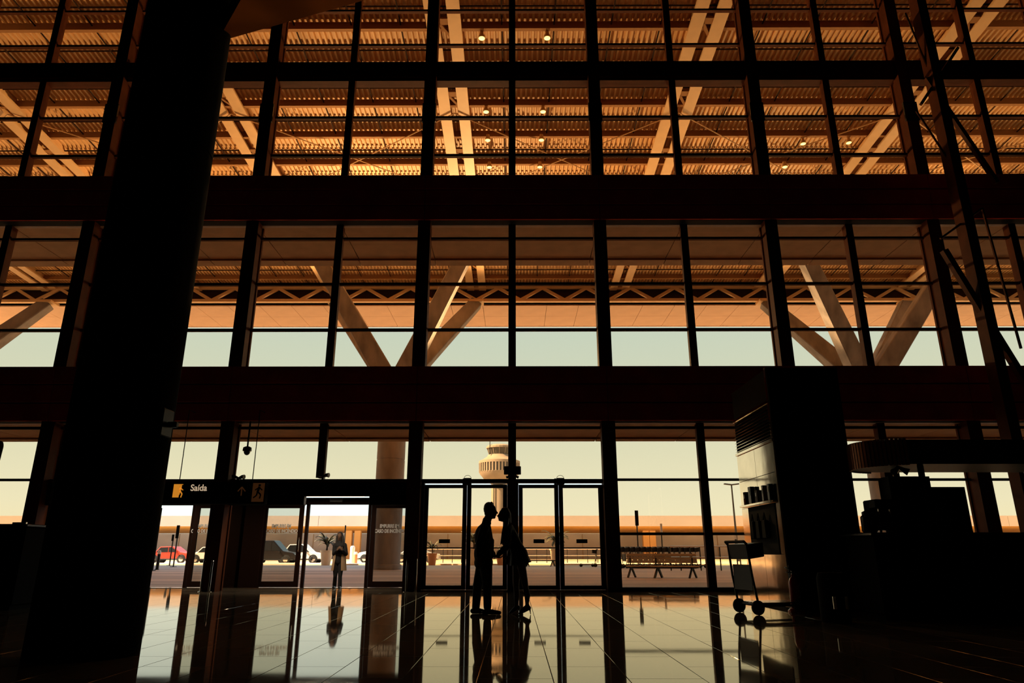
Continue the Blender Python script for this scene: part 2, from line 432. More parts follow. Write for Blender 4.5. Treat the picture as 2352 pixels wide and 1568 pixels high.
# eave: soffit panels and dark gutter
ZS = zat(702, 46.2)
B(-XR, XR, 45.5, 46.15, ZS + .25, ZS + 1.0).build('gutter', M['rod'], rf)
for ya, yb in ((46.2, 48.5), (48.52, 50.85)):
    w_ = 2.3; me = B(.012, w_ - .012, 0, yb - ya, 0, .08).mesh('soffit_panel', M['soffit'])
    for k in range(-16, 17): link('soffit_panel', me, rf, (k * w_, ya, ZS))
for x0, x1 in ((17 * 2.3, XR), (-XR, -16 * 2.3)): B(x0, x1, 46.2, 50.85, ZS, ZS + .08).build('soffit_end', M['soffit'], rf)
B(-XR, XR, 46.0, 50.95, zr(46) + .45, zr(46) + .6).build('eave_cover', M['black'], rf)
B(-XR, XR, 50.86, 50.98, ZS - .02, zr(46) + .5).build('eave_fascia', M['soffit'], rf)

# ------------------------------------------------------------------ tree columns
def tree_column(x0, label, FLOOD=0):
    y0 = 42.6; t = empty('tree_column', (x0, y0, 0)); tag(t, label, 'column', kind='structure')
    MB().lathe((0, 0, 0), [(.95, 0), (.95, .25), (.86, .3), (.86, 6.4), (.84, 6.42), (.84, 6.46), (.86, 6.48), (.86, 11.0), (.7, 12.2)], 32).build('shaft', M['concrete'], t, smooth=True)
    for sx_ in (-1, 1):
        for yy in (38.7, 45.2):
            b = Vector((sx_ * 5.0, yy - y0, zr(yy) - .12 if yy < 40 else zt_ - .2))
            a = Vector((sx_ * .25, .12 * (1 if yy > y0 else -1), 11.2))
            MB().bar(a, b, 1.25, 1.0, .85, .70, up=(0, 1, 0)).build('branch', M['concrete'], t, .05)
            MB().box(b.x - .5, b.x + .5, b.y - .5, b.y + .5, b.z - .05, b.z + .12).build('cap_plate', M['steel_white'], t, .02)
    cb = MB().bar((-5.2, 2.6, 10.75), (5.2, 2.6, 10.75), .14, .14).build('added_crossbar', M['darkmetal'], t)  # crossbar and floodlights added out of view to brighten the roof
    for s_ in (-1, 1): MB().bar((s_ * .4, .7, 10.4), (s_ * .9, 2.6, 10.75), .12, .12).build('added_crossbar_bracket', M['darkmetal'], cb)
    for dx in (-4.8, 0, 4.8):
        fl_ = MB().bar((dx, 2.62, 10.82), (dx, 2.38, 11.14), .55, .14).build('added_floodlight', M['darkmetal'], t, .01)
        if not FLOOD: continue
        ld = bpy.data.lights.new('added_flood_spot', 'SPOT'); lo = link('added_flood_spot', ld, t, (dx, 2.3, 11.35))
        ld.energy = FLOOD; ld.color = (1.0, .72, .42); ld.spot_size = R(100); ld.spot_blend = 1.0; ld.shadow_soft_size = .3
        lo.rotation_euler = Vector((dx * .05, -.91, .46)).to_track_quat('-Z', 'Y').to_euler()
    for s_ in (-1, 1):
        MB().tube([(s_ * .7, -.4, 10.7), (s_ * 1.1, -.8, 10.9), (s_ * 1.5, -1.0, 11.3)], [.05, .05, .09]).build('bracket_lamp', M['darkmetal'], t)
    return t
tree_column(-7.7, 'branching column left of the glass doors, forking above the kissing couple', 19000)
tree_column(22.6, 'branching column standing behind the round-ended kiosk', 9000)
tree_column(-38.0, 'branching column at far left with only one branch in view')

# ------------------------------------------------------------------ roof downlights
def downlight(x, y, label):
    t = empty('ceiling_lamp', (x, y, zr(y))); tag(t, label, 'lamp', 'round downlights under the canopy roof')
    MB().lathe((0, 0, -.28), [(.08, .3), (.08, .2), (.13, .1), (.13, 0), (.10, .0), (.10, .02)], 16).build('housing', M['steel_white'], t, smooth=True)
    MB().lathe((0, 0, -.30), [(.12, .02), (.09, .0), (.04, -.02)], 16).build('lens', M['lamp'], t, smooth=True)
for py, row in ((88, 'topmost'), (257, 'second'), (322, 'third'), (384, 'lowest')):
    tn = (zat(py, 1.0) - CAM_H); y = (21.9 - 1.28) / (tn + .065)
    downlight(-1.28, y, 'round downlight, %s in the row on the left of the centre mullion' % row)
    downlight(1.28, y, 'round downlight, %s in the row on the right of the centre mullion' % row)
for px_, py, nm in ((1845, 332, 'downlight above the right hand pair of panes, left of its neighbour'), (1950, 330, 'downlight beside the right hand rafter'), (1803, 385, 'lowest downlight at the right, next to the thick post')):
    tn = (zat(py, 1.0) - CAM_H); y = (21.9 - 1.28) / (tn + .065)
    downlight(at(px_, py, y).x, y, nm)
#--PART2--
# ------------------------------------------------------------------ text helper
def text(body, size, m, parent, loc, rot=(R(90), 0, 0), name='lettering', sx_=1.0, bold=0.0):
    c = bpy.data.curves.new(name, 'FONT'); c.body = body; c.size = size; c.align_x = 'CENTER'; c.align_y = 'CENTER'
    c.extrude = .0015; c.offset = bold
    f = bpy.data.objects.new(name, c); me = baked(f); bpy.data.objects.remove(f); me.materials.clear(); me.materials.append(m)
    if bold:                                            # heavier strokes: the outline repeated with small shifts
        k = MB()
        front = [tuple(f.vertices) for f in me.polygons if f.normal.z > .9]
        for i, (dx, dy) in enumerate(((0, 0), (-bold, 0), (bold, 0), (0, bold), (0, -bold))):
            k.add([(v.co.x + dx, v.co.y + dy, .0016 + .0006 * i) for v in me.vertices], front)
        me = bpy.data.meshes.new(name); me.from_pydata(k.v, [], k.f); me.materials.append(m)
    o = link(name, me, parent, loc, rot); o.scale = (sx_, 1, 1); return o

M['lamp_soft'] = mat('added lamp diffuser', (.9, .85, .75), .5, emit=(1, .82, .6, 1.5))
# ------------------------------------------------------------------ four hinged glass doors
def door(n, x0, x1, y, z0, z1, label, stile=.07, glassm='bronze', rails=(.11, .09), fm='frame'):
    d = empty('door_%d' % n, ((x0 + x1) / 2, y, 0)); tag(d, label, 'door', kind='structure')
    h = (x1 - x0) / 2
    for s in (-1, 1):
        a, b = (-h, -h + stile) if s < 0 else (h - stile, h)
        B(a, b, -.035, .035, z0, z1).build('stile', M[fm], d, .004)
    B(-h + stile, h - stile, -.035, .035, z0, z0 + rails[0]).build('rail', M[fm], d, .004)
    B(-h + stile, h - stile, -.035, .035, z1 - rails[1], z1).build('rail', M[fm], d, .004)
    B(-h + stile, h - stile, -.006, .006, z0 + rails[0], z1 - rails[1]).build('pane', M[glassm], d)
    return d, h
xs = [at(p, 1240, D).x for p in (971, 1071, 1165, 1191, 1285, 1388)]
zD0, zD1 = .03, zat(1113, D)
hl = ['glass door by the post, leftmost of the four hinged leaves', 'glass door leaf directly behind the man in the suit',
      'glass door leaf right behind the leaning woman', 'glass door leaf next to the bench bay, rightmost of the four']
for k, (a, b) in enumerate(((xs[0], xs[1]), (xs[1], xs[2]), (xs[3], xs[4]), (xs[4], xs[5]))):
    d, h = door(k + 1, a + .004, b - .004, D, zD0, zD1, hl[k], .115)
    zb = zat(1258, D)
    pb = MB().tube([(-h + .06, -.09, zb), (h - .06, -.09, zb)], .016, 8).build('push_bar', M['darkmetal'], d, smooth=True)
    for s in (-1, 1): MB().tube([(s * (h - .10), -.03, zb), (s * (h - .10), -.10, zb)], .014).build('bracket', M['darkmetal'], pb)
    B(-.15, .15, -.012, -.007, zat(1247, D), zat(1238, D)).build('sticker', M['signblack'], d)
    if k in (0, 2):
        cl = B(h - .12, h + .12, -.16, -.03, zD1 - .02, zD1 + .16).build('door_closer', M['blackgloss'], d, .01)
B(xs[2], xs[3], 19.26 - D, 19.52 - D, 0, zH).build('door_post', M['frame'], wf, .005)
B(XP[3] + .19, xs[0], 19.3 - D, 19.5 - D, 0, zH).build('door_jamb', M['frame'], wf)
B(xs[5], XP[4] - .19, 19.3 - D, 19.5 - D, 0, zH).build('door_jamb', M['frame'], wf)
B(xs[0], xs[5], 19.34 - D, 19.5 - D, -.004, .028).build('threshold', M['chrome'], wf)

# ------------------------------------------------------------------ sliding doors of the entrance lobby
YS = 21.0
zs1 = zat(1158, YS)
B(-13.06, -2.9, 19.22 - D, 19.50 - D, zat(1139, D), zH - .05).build('lobby_header', M['black'], wf, .01)
B(-13.2, -2.75, YS - .10 - D, YS + .16 - D, zs1, zat(1143, YS)).build('sliding_track', M['lobbyframe'], wf, .01)
for q0, q1 in ((-13.0, at(703, 1140, D).x), (at(851, 1140, D).x, -2.92)):
    B(q0, q1, 19.24 - D, 19.44 - D, zat(1160, D), zat(1138, D)).build('lobby_header', M['black'], wf, .005)
tx = at(776, 1150, YS).x
B(tx - .2, tx + .2, YS - .2 - D, YS - .1 - D, zs1 + .05, zs1 + .17).build('motion_sensor', M['blackgloss'], wf, .02)
def slider(n, p0, p1, label, txt=True):
    x0, x1 = at(p0, 1250, YS).x, at(p1, 1250, YS).x
    d, h = door(n, x0, x1, YS, .02, zs1 - .01, label, .13, 'grey_glass', (.16, .10), 'lobbyframe')
    if txt:
        for py, s_ in ((1208, 'EMPURRE EM'), (1219.5, 'CASO DE INCÊNDIO')):
            text(s_, .135, M['sticker_text'], d, (0 if len(s_) > 12 else -.03, -.012, zat(py, YS)), sx_=.74, bold=.004)
    MB().tube([(h - .06, -.05, 1.0), (h - .06, -.09, 1.05), (h - .06, -.09, 1.35), (h - .06, -.05, 1.4)], .015).build('handle', M['chrome'], d)
    return d
slider(5, 598, 692, 'sliding glass door with fire warning lettering, left of the woman in the coat')
slider(6, 850, 940, 'sliding glass door with fire warning lettering, right of the woman in the coat')
slider(7, 440, 503, 'narrow sliding glass door with fire warning lettering under the exit sign')
for p in (588, 699, 844, 433):
    x = at(p, 1250, YS).x
    B(x - .045, x + .045, YS + .06 - D, YS + .16 - D, 0, zs1).build('lobby_jamb', M['lobbyframe'], wf)
for x in (XP[1], XP[2], XP[3]):                       # glass returns between wall and sliding doors
    B(x - .01, x + .01, 19.62 - D, YS - .1 - D, .06, zs1).build('lobby_side_pane', M['grey_glass'], wf)
    B(x - .05, x + .05, YS - .1 - D, YS + .1 - D, 0, zs1).build('lobby_jamb', M['lobbyframe'], wf)
B(XP[2] - .62, XP[2] + .62, YS - .10 - D, YS + .06 - D, 0.0, zs1).build('lobby_panel', M['lobbyframe'], wf, .01)
B(-13.2, -2.75, YS - .2 - D, YS + .2 - D, -.006, .012).build('threshold', M['chrome'], wf)

for k, (xa, lab) in enumerate(((-5.4, 'added linear lobby lamp over the woman in the coat'), (-10.2, 'added linear lobby lamp behind the exit sign'))):  # lobby lamps added to brighten the door lettering and the coat
    lt = empty('added_lobby_lamp', (xa, 19.62, zat(1139, D) + .02)); tag(lt, lab, 'lamp')
    B(-1.2, 1.2, -.10, .10, .0, .07).build('housing', M['darkmetal'], lt, .01); B(-1.15, 1.15, -.06, .06, -.02, 0).build('diffuser', M['lamp_soft'], lt)
    ld = bpy.data.lights.new('added_lobby_light', 'AREA'); lo = link('added_lobby_light', ld, lt, (0, 0, -.03)); ld.shape = 'RECTANGLE'; ld.size = 2.3; ld.size_y = .12
    ld.energy = 32; ld.color = (1.0, .82, .6)
# ------------------------------------------------------------------ exit sign
def P(px, py, Y): return at(px, py, Y)
YG = 18.45
a, b = P(364, 1157, YG), P(612, 1107, YG)
sg = empty('exit_sign', ((a.x + b.x) / 2, YG, a.z)); tag(sg, 'black hanging exit sign reading Saída with orange pictogram', 'sign')
hw, hz = (b.x - a.x) / 2, b.z - a.z
B(-hw, hw, 0, .22, 0, hz).build('box', M['signblack'], sg, .012)
for s in (-.7, .7): MB().tube([(s * hw, .11, hz - .02), (s * hw, .11, Z1 - a.z + .25), (s * hw, .5, Z1 - a.z + .25)], .012).build('hanger', M['darkmetal'], sg)
def lx(px): return P(px, 1127, YG).x - (a.x + b.x) / 2
def lz(py): return P(490, py, YG).z - a.z
ic = B(lx(398), lx(412), -.012, -.002, lz(1142), lz(1113)).build('exit_pictogram', M['signorange'], sg)
mb = MB()                                            # running figure leaving through the door
fx, fz = lx(414.5), lz(1127)
mb.tube([(fx, -.006, fz + .155), (fx, -.006, fz + .10)], .022, 10)
mb.bar((fx, -.006, fz + .10), (fx - .012, -.006, fz - .02), .045, .008, up=(0, 1, 0))
mb.bar((fx, -.006, fz - .01), (fx + .055, -.006, fz - .08), .03, .008, up=(0, 1, 0)).bar((fx + .055, -.006, fz - .08), (fx + .03, -.006, fz - .17), .026, .008, up=(0, 1, 0))
mb.bar((fx - .01, -.006, fz - .01), (fx - .03, -.006, fz - .10), .03, .008, up=(0, 1, 0)).bar((fx - .03, -.006, fz - .1), (fx - .09, -.006, fz - .16), .026, .008, up=(0, 1, 0))
mb.bar((fx, -.006, fz + .07), (fx + .07, -.006, fz + .02), .022, .008, up=(0, 1, 0)).bar((fx - .01, -.006, fz + .07), (fx - .06, -.006, fz + .0), .022, .008, up=(0, 1, 0))
mb.build('running_figure', M['signorange'], ic)
B(lx(398), lx(419), -.010, -.002, lz(1113), lz(1111.5)).build('door_outline', M['signorange'], ic)
text('Saída', .235, M['signtext'], sg, (lx(456), -.004, lz(1120.5)), sx_=.92, bold=.0025)
mb = MB(); ax = lx(555); mb.box(ax - .014, ax + .014, -.006, -.002, lz(1138), lz(1120))
for s in (-1, 1): mb.bar((ax, -.004, lz(1118)), (ax + s * .10, -.004, lz(1128)), .028, .005, up=(0, 1, 0))
mb.build('arrow', M['signdim'], sg)
p2 = B(lx(580), lx(607), -.012, -.002, lz(1152), lz(1109)).build('exit_pictogram', M['signdim'], sg)
mb = MB(); fx, fz = lx(594), lz(1127)
for q0, q1, w_ in (((.02, .17), (.02, .12), .06), ((.02, .11), (-.02, -.03), .06), ((-.02, -.02), (.07, -.10), .04), ((.07, -.10), (.05, -.2), .035), ((-.02, -.02), (-.04, -.12), .04), ((-.04, -.12), (-.12, -.18), .035), ((.02, .08), (.10, .02), .03), ((.0, .08), (-.09, .02), .03)):
    mb.bar((fx + q0[0], -.016, fz + q0[1]), (fx + q1[0], -.016, fz + q1[1]), w_, .006, up=(0, 1, 0))
mb.build('running_figure', M['signblack'], p2)

# ------------------------------------------------------------------ small fittings on the front wall
c0 = P(567, 1040, 18.9)
cm = empty('security_camera', c0); tag(cm, 'black dome security camera hanging left of the lobby mullion', 'camera')
MB().tube([(0, 0, .16), (0, 0, Z1 - c0.z)], .025).build('stem', M['blackgloss'], cm)
MB().lathe((0, 0, 0), [(.05, .18), (.11, .15), (.12, .08), (.115, .05)], 20).build('housing', M['blackgloss'], cm, smooth=True)
MB().lathe((0, 0, 0), [(.085, .06), (.08, .0), (.05, -.045), (.015, -.06)], 20).build('dome', M['blackgloss'], cm, smooth=True)
c0 = P(1177, 1080, 19.05)
sp = empty('notice_box', c0); tag(sp, 'black box fixed to the centre mullion above the couple', 'box')
B(-.235, .235, -.06, .06, -.11, .11).build('case', M['signblack'], sp, .012)
B(-.05, .05, .05, .2, -.05, .05).build('bracket', M['darkmetal'], sp)
for s in (-1, 1):
    MB().tube([(s * .09, 0, -.11), (s * .11, 0, -.17), (s * .16, -.02, -.19)], [.02, .03, .04], 10).build('spotlight', M['blackgloss'], sp)
def spot(px, py, label):
    c = P(px, py, 19.12); t = empty('spotlight', c); tag(t, label, 'spotlight')
    B(-.03, .03, -.03, .12, -.1, 0).build('bracket', M['darkmetal'], t)
    for s in (-1, 1): MB().tube([(0, 0, .0), (s * .10, -.03, .035), (s * .17, -.05, .03)], [.03, .05, .065], 12).build('lamp_head', M['blackgloss'], t, smooth=True)
spot(742, 1094, 'twin spotlight on the transom at the lobby mullion'); spot(548, 1098, 'twin spotlight on the transom beside the dome camera')
c0 = P(1072, 1100, 19.1)
for px_, lab in ((1074, 'black spotlight with wire loop above the man'), (1287, 'black spotlight with wire loop above the right hinged doors')):
    c = P(px_, 1103, 19.08); t = empty('spotlight', c); tag(t, lab, 'spotlight')
    B(-.11, .11, -.1, .1, -.12, .06).build('case', M['blackgloss'], t, .02)
    MB().tube([(.1 * math.cos(q), 0, .05 + .09 * math.sin(q)) for q in [R(20 * i) for i in range(10)]], .006, 5).build('wire', M['chrome'], t)
# chrome guard posts at the feet of the posts
def guard(px, label):
    x = at(px, 1300, 18.95).x; t = empty('guard_rail', (x, 18.95, 0)); tag(t, label, 'guard rail', 'chrome guard rails at the posts')
    zt = .80
    MB().lathe((0, 0, 0), [(.07, 0), (.07, .012), (.03, .02)], 16).build('foot', M['chrome'], t, smooth=True)
    MB().tube([(0, 0, .01), (0, 0, zt - .06), (0, .03, zt), (0, .25, zt)], .028, 12).build('tube', M['chrome'], t, smooth=True)
guard(468, 'chrome guard rail by the narrow sliding door, left one of two'); guard(487, 'chrome guard rail by the narrow sliding door, right one of two')
guard(935, 'chrome guard rail left of the post beside the man'); guard(956, 'chrome guard rail directly before the post beside the man')

# ------------------------------------------------------------------ dark round column in the hall
cx, cyy = -4.37, 7.5
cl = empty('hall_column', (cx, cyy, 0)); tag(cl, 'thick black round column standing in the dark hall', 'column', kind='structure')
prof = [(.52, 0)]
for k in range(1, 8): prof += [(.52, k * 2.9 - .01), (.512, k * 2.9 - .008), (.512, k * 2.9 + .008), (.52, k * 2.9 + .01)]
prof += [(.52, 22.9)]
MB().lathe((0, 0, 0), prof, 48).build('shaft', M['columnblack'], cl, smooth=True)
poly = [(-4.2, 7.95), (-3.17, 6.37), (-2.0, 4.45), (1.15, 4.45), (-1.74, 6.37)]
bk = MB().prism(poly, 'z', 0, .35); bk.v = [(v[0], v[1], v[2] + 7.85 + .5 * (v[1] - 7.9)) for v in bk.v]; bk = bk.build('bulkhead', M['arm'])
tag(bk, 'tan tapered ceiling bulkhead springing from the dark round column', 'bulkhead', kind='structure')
for qx, qy in ((-1.9, 5.6), (-.2, 4.8)):
    MB().tube([(qx, qy, 7.85 + .5 * (qy - 7.9) + .2), (qx, qy, 23.05)], .02).build('hanger', M['darkmetal'], bk)
# wall plate on the column
wp = MB().box(.0, .05, -.12, .12, 0, .3).box(.05, .16, -.03, .03, .1, .16).build('switch_plate', M['darkmetal'], None, .01)
wp.location = (cx + .515, cyy - .1, 2.2); tag(wp, 'small dark fitting on the right edge of the round column', 'fitting')

# ------------------------------------------------------------------ figures
def blob(name, prims, m, parent, voxel=.008, smooth=6):
    mb = MB()
    def ball(mx, nu=18, nv=10):
        vs = [mx @ Vector((0, 0, 1))]
        for i in range(1, nv):
            q = math.pi * i / nv
            for k in range(nu):
                g = 2 * math.pi * k / nu; vs.append(mx @ Vector((math.sin(q) * math.cos(g), math.sin(q) * math.sin(g), math.cos(q))))
        vs.append(mx @ Vector((0, 0, -1))); n = len(vs) - 1
        fs = [(0, 1 + k, 1 + (k + 1) % nu) for k in range(nu)] + [(n, n - nu + (k + 1) % nu, n - nu + k) for k in range(nu)]
        for i in range(nv - 2):
            for k in range(nu): fs.append((1+i*nu+k, 1+(i+1)*nu+k, 1+(i+1)*nu+(k+1) % nu, 1+i*nu+(k+1) % nu))
        mb.add(vs, fs)
    for p in prims:
        if p[0] == 'c':                                    # tapered capsule
            _, a, ra_, b, rb_ = p; a, b = Vector(a), Vector(b); d = (b - a).normalized()
            x = d.orthogonal().normalized(); y = d.cross(x); vs = []
            for c, r in ((a, ra_), (b, rb_)):
                for k in range(18): g = 2 * math.pi * k / 18; vs.append(c + (x * math.cos(g) + y * math.sin(g)) * r)
            mb.add(vs, [(k, (k+1) % 18, 18 + (k+1) % 18, 18 + k) for k in range(18)] + [tuple(range(17, -1, -1)), tuple(range(18, 36))])
            for q, r in ((a, ra_), (b, rb_)): ball(Matrix.Translation(q) @ Matrix.Scale(r, 4))
        else:                                              # ellipsoid: centre, radii, direction of its z axis
            _, c, rad, axis = p
            ball(Matrix.Translation(Vector(c)) @ Vector(axis).to_track_quat('Z', 'Y').to_matrix().to_4x4() @ Matrix.Diagonal((*rad, 1)), 24, 16)
    me = bpy.data.meshes.new(name); me.from_pydata(mb.v, [], mb.f)
    o = bpy.data.objects.new(name, me); rm = o.modifiers.new('r', 'REMESH'); rm.mode = 'VOXEL'; rm.voxel_size = voxel
    sm = o.modifiers.new('s', 'SMOOTH'); sm.factor = .5; sm.iterations = smooth
    me2 = baked(o); bpy.data.objects.remove(o); bpy.data.meshes.remove(me); me2.name = name; o = link(name, me2)
    me2.materials.clear(); me2.materials.append(m); me2.polygons.foreach_set('use_smooth', [True] * len(me2.polygons))
    o.parent = parent; o.matrix_parent_inverse = Matrix.Translation(parent.location).inverted()
    return o
def V(*a): return Vector(a)
def hand(prims, wrist, direc, palm, spread_side, curl=.5, s=1.0):
    """palm + five bent fingers; direc: towards the fingertips, palm: facing of the palm"""
    d, n = Vector(direc).normalized(), Vector(palm).normalized(); n = (n - d * n.dot(d)).normalized(); t = d.cross(n) * spread_side
    c = Vector(wrist)
    for k in (-1.5, -.5, .5, 1.5):
        prims.append(('c', c + t * k * .014 * s, .016 * s, c + d * .075 * s + t * k * .019 * s, .013 * s))
    for k, L in ((-1.5, .058), (-.5, .072), (.5, .078), (1.5, .070)):
        p = c + d * .08 * s + t * k * .020 * s; ang = curl * .6
        for i, seg in enumerate((.45, .32, .23)):
            q = p + (d * math.cos(ang) + n * math.sin(ang)) * L * seg * s * 1.15
            prims.append(('c', p, (.0095 - .001 * i) * s, q, (.0088 - .001 * i) * s)); p = q; ang += curl
    p = c + d * .02 * s + t * .03 * s
    for v, L in (((d * .6 + t * .75 + n * .25), .042), ((d * .85 + t * .35 + n * .4), .034)):
        q = p + v.normalized() * L * s; prims.append(('c', p, .0115 * s, q, .0095 * s)); p = q
def head(prims, c, fwd, up, s=1.0):
    """skull, jaw, brow, nose, lips, chin, ears; c: centre of the skull"""
    f, u = Vector(fwd).normalized(), Vector(up).normalized(); l = u.cross(f).normalized(); c = Vector(c)
    q = lambda a, b, z: c + (f * a + l * b + u * z) * s
    prims += [('e', q(-.012, 0, .03), (.074 * s, .092 * s, .088 * s), u) if False else ('e', q(-.01, 0, .028), (.076 * s, .076 * s, .094 * s), f),
              ('e', q(-.008, 0, .045), (.072 * s, .072 * s, .078 * s), u),
              ('e', q(.026, 0, -.035), (.056 * s, .056 * s, .085 * s), u + f * .15),
              ('e', q(.058, 0, -.088), (.030 * s, .030 * s, .024 * s), u),
              ('c', q(.0, .045, -.07), .022 * s, q(.055, .012, -.092), .02 * s), ('c', q(.0, -.045, -.07), .022 * s, q(.055, -.012, -.092), .02 * s),
              ('c', q(.074, .026, .022), .013 * s, q(.074, -.026, .022), .013 * s),
              ('c', q(.084, 0, .012), .009 * s, q(.110, 0, -.026), .012 * s), ('c', q(.098, .010, -.030), .008 * s, q(.098, -.010, -.030), .008 * s),
              ('c', q(.088, .014, -.052), .008 * s, q(.088, -.014, -.052), .008 * s), ('c', q(.086, .013, -.064), .008 * s, q(.086, -.013, -.064), .008 * s),
              ('e', q(-.006, .076, -.012), (.010 * s, .018 * s, .030 * s), u), ('e', q(-.006, -.076, -.012), (.010 * s, .018 * s, .030 * s), u),
              ('e', q(.072, .030, .004), (.014 * s, .012 * s, .009 * s), u), ('e', q(.072, -.030, .004), (.014 * s, .012 * s, .009 * s), u)]
    return q
def shoe_parts(t, ankle, toe_dir, L, name='shoe', m='shoe', h=.085, sole=True):
    a = Vector(ankle); d = Vector(toe_dir); d.z = 0; d.normalize()
    z = .0
    heel = V(a.x, a.y, z) - d * .07; toe = heel + d * L
    pr = [('c', heel + V(0, 0, .045), .038, heel + d * L * .45 + V(0, 0, .045), .042), ('c', heel + d * L * .45 + V(0, 0, .042), .042, toe - d * .035 + V(0, 0, .032), .030),
          ('c', heel + d * .06 + V(0, 0, .06), .042, V(a.x, a.y, h), .045)]
    pr += [('c', heel + V(0, .012, .012), .012, toe - d * .03 + V(0, .012, .012), .012), ('c', heel + V(0, -.012, .012), .012, toe - d * .03 + V(0, -.012, .012), .012)]
    blob(name, pr, M[m], t, .006, 3)

# --- the man
YC = 12.3
def K(u, v, dy=0): return at(940 + u / 3.408, 960 + v / 3.408, YC + dy)
man = empty('person', (K(580, 1525).x, YC, 0)); tag(man, 'man in dark suit standing in profile, kissing and holding hands', 'person')
sk = []
hc = K(634, 726)
head(sk, hc, (1, 0, -.05), (.05, 0, 1), 1.16)
sk.append(('c', K(620, 772), .066, K(596, 850), .078))
pel, chest, sh = K(590, 1130), K(585, 930), K(590, 850)
sk += [('c', chest, .13, pel, .125), ('e', chest, (.15, .20, .22), (0, 0, 1))]
shN, shF = sh + V(0, -.17, -.04), sh + V(.02, .17, -.04)
elN, haN = K(548, 985, -.25), K(545, 1085, -.26)
elF, haF = K(612, 1000, .20), K(668, 1078, .06)
sk += [('c', shN, .055, elN, .044), ('c', elN, .042, haN, .029), ('c', shF, .055, elF, .044), ('c', elF, .042, haF, .028)]
hand(sk, haN, (.15, 0, -1), (0, 1, 0), 1, .45); hand(sk, haF, (.8, -.1, -.25), (0, -.3, 1), 1, .55)
hipN, hipF = pel + V(.02, -.09, -.02), pel + V(-.03, .09, -.02)
knN, anN = K(612, 1310, -.09), K(612, 1470, -.09)
knF, anF = K(535, 1310, .10), K(522, 1480, .10)
sk += [('c', hipN, .09, knN, .058), ('c', knN, .056, anN, .038), ('c', hipF, .09, knF, .058), ('c', knF, .056, anF, .038)]
blob('body', sk, M['skin'], man, .0075, 4)
jk = [('e', sh + V(-.005, 0, -.05), (.125, .215, .10), (0, 0, 1)), ('c', K(592, 870), .115, K(585, 1000), .150), ('e', K(580, 930), (.155, .215, .22), (0, 0, 1)),
      ('e', K(578, 1060), (.158, .205, .22), (0, 0, 1)), ('e', K(578, 1130), (.155, .20, .14), (0, 0, 1)), ('c', K(604, 800), .068, K(598, 850), .085),
      ('c', K(545, 1120, 0), .075, K(550, 1000, 0), .085)]
jk += [('c', shN, .078, elN, .062), ('c', elN, .060, K(545, 1075, -.26), .046), ('c', shF, .076, elF, .060), ('c', elF, .058, elF.lerp(haF, .85), .043)]
jk += [('c', K(622, 838, -.07), .035, K(643, 960, -.06), .035), ('c', K(622, 838, .07), .035, K(643, 960, .06), .035), ('c', K(643, 960), .05, K(638, 1080), .05)]
blob('jacket', jk, M['suit'], man, .0085, 5)
blob('trousers', [('c', hipN, .118, knN, .082), ('c', knN, .080, K(612, 1478, -.09), .066), ('c', hipF, .118, knF, .082), ('c', knF, .080, K(521, 1488, .10), .066), ('e', pel, (.145, .185, .14), (0, 0, 1))], M['suit'], man, .0085, 5)
blob('collar', [('c', K(600, 812, -.03), .062, K(622, 822, -.03), .045), ('c', K(600, 812, .03), .062, K(622, 822, .03), .045)], M['suit'], man, .006, 4)
shoe_parts(man, V(anN.x + .01, anN.y, .1), (1, -.05, 0), .30); shoe_parts(man, V(anF.x + .01, anF.y, .1), (1, .1, 0), .28)
blob('hair', [('e', hc + V(-.026, 0, .062), (.088, .096, .092), (0, 0, 1)), ('e', hc + V(-.052, 0, .02), (.064, .084, .085), (0, 0, 1)), ('e', hc + V(.022, 0, .098), (.07, .062, .036), (1, 0, 0)), ('c', hc + V(-.062, .03, -.045), .04, hc + V(-.062, -.03, -.045), .04)], M['hair'], man, .006, 3)

# --- the woman leaning towards him
wom = empty('person', (K(870, 1520).x, YC, 0)); tag(wom, 'long-haired woman in short dress and heels leaning in to kiss', 'person')
sk = []
hc = K(739, 757)
q = head(sk, hc, (-1, 0, .05), (.08, 0, 1), .98)
neck, sh, ch, pel = K(752, 815), K(778, 865), K(795, 930), K(858, 1080)
sk += [('c', K(746, 785), .045, sh, .052), ('c', sh, .085, ch, .11), ('c', ch, .11, K(830, 1010), .085), ('c', K(830, 1010), .085, pel, .12)]
shN, shF = sh + V(-.01, -.15, -.03), sh + V(0, .15, -.03)
elN, haN = K(768, 1000, -.17), K(690, 1074, .0)
elF, haF = K(800, 1010, .20), K(775, 1085, .17)
sk += [('c', shN, .042, elN, .034), ('c', elN, .033, haN, .022), ('c', shF, .042, elF, .034), ('c', elF, .033, haF, .022)]
hand(sk, haN, (-.8, .15, -.25), (0, .3, -1), 1, .55, .9); hand(sk, haF, (-.2, 0, -1), (0, -1, 0), 1, .4, .9)
hipN, hipF = pel + V(.02, -.075, -.04), pel + V(-.03, .075, -.04)
knN, anN = K(910, 1320, -.08), K(922, 1455, -.08)
knF, anF = K(836, 1310, .07), K(838, 1462, .07)
sk += [('c', hipN, .085, knN, .052), ('c', knN, .050, K(924, 1385, -.08), .050), ('c', K(924, 1385, -.08), .050, anN, .030), ('c', hipF, .085, knF, .052), ('c', knF, .050, K(842, 1380, .07), .050), ('c', K(842, 1380, .07), .050, anF, .030)]
for an, toe in ((anN, K(866, 1508, -.08)), (anF, K(796, 1510, .07))):
    sk += [('c', an, .032, an + V(.02, 0, -.04), .03), ('c', an + V(.0, 0, -.03), .030, toe + V(.02, 0, .01), .022)]
blob('body', sk, M['skin'], wom, .0075, 4)
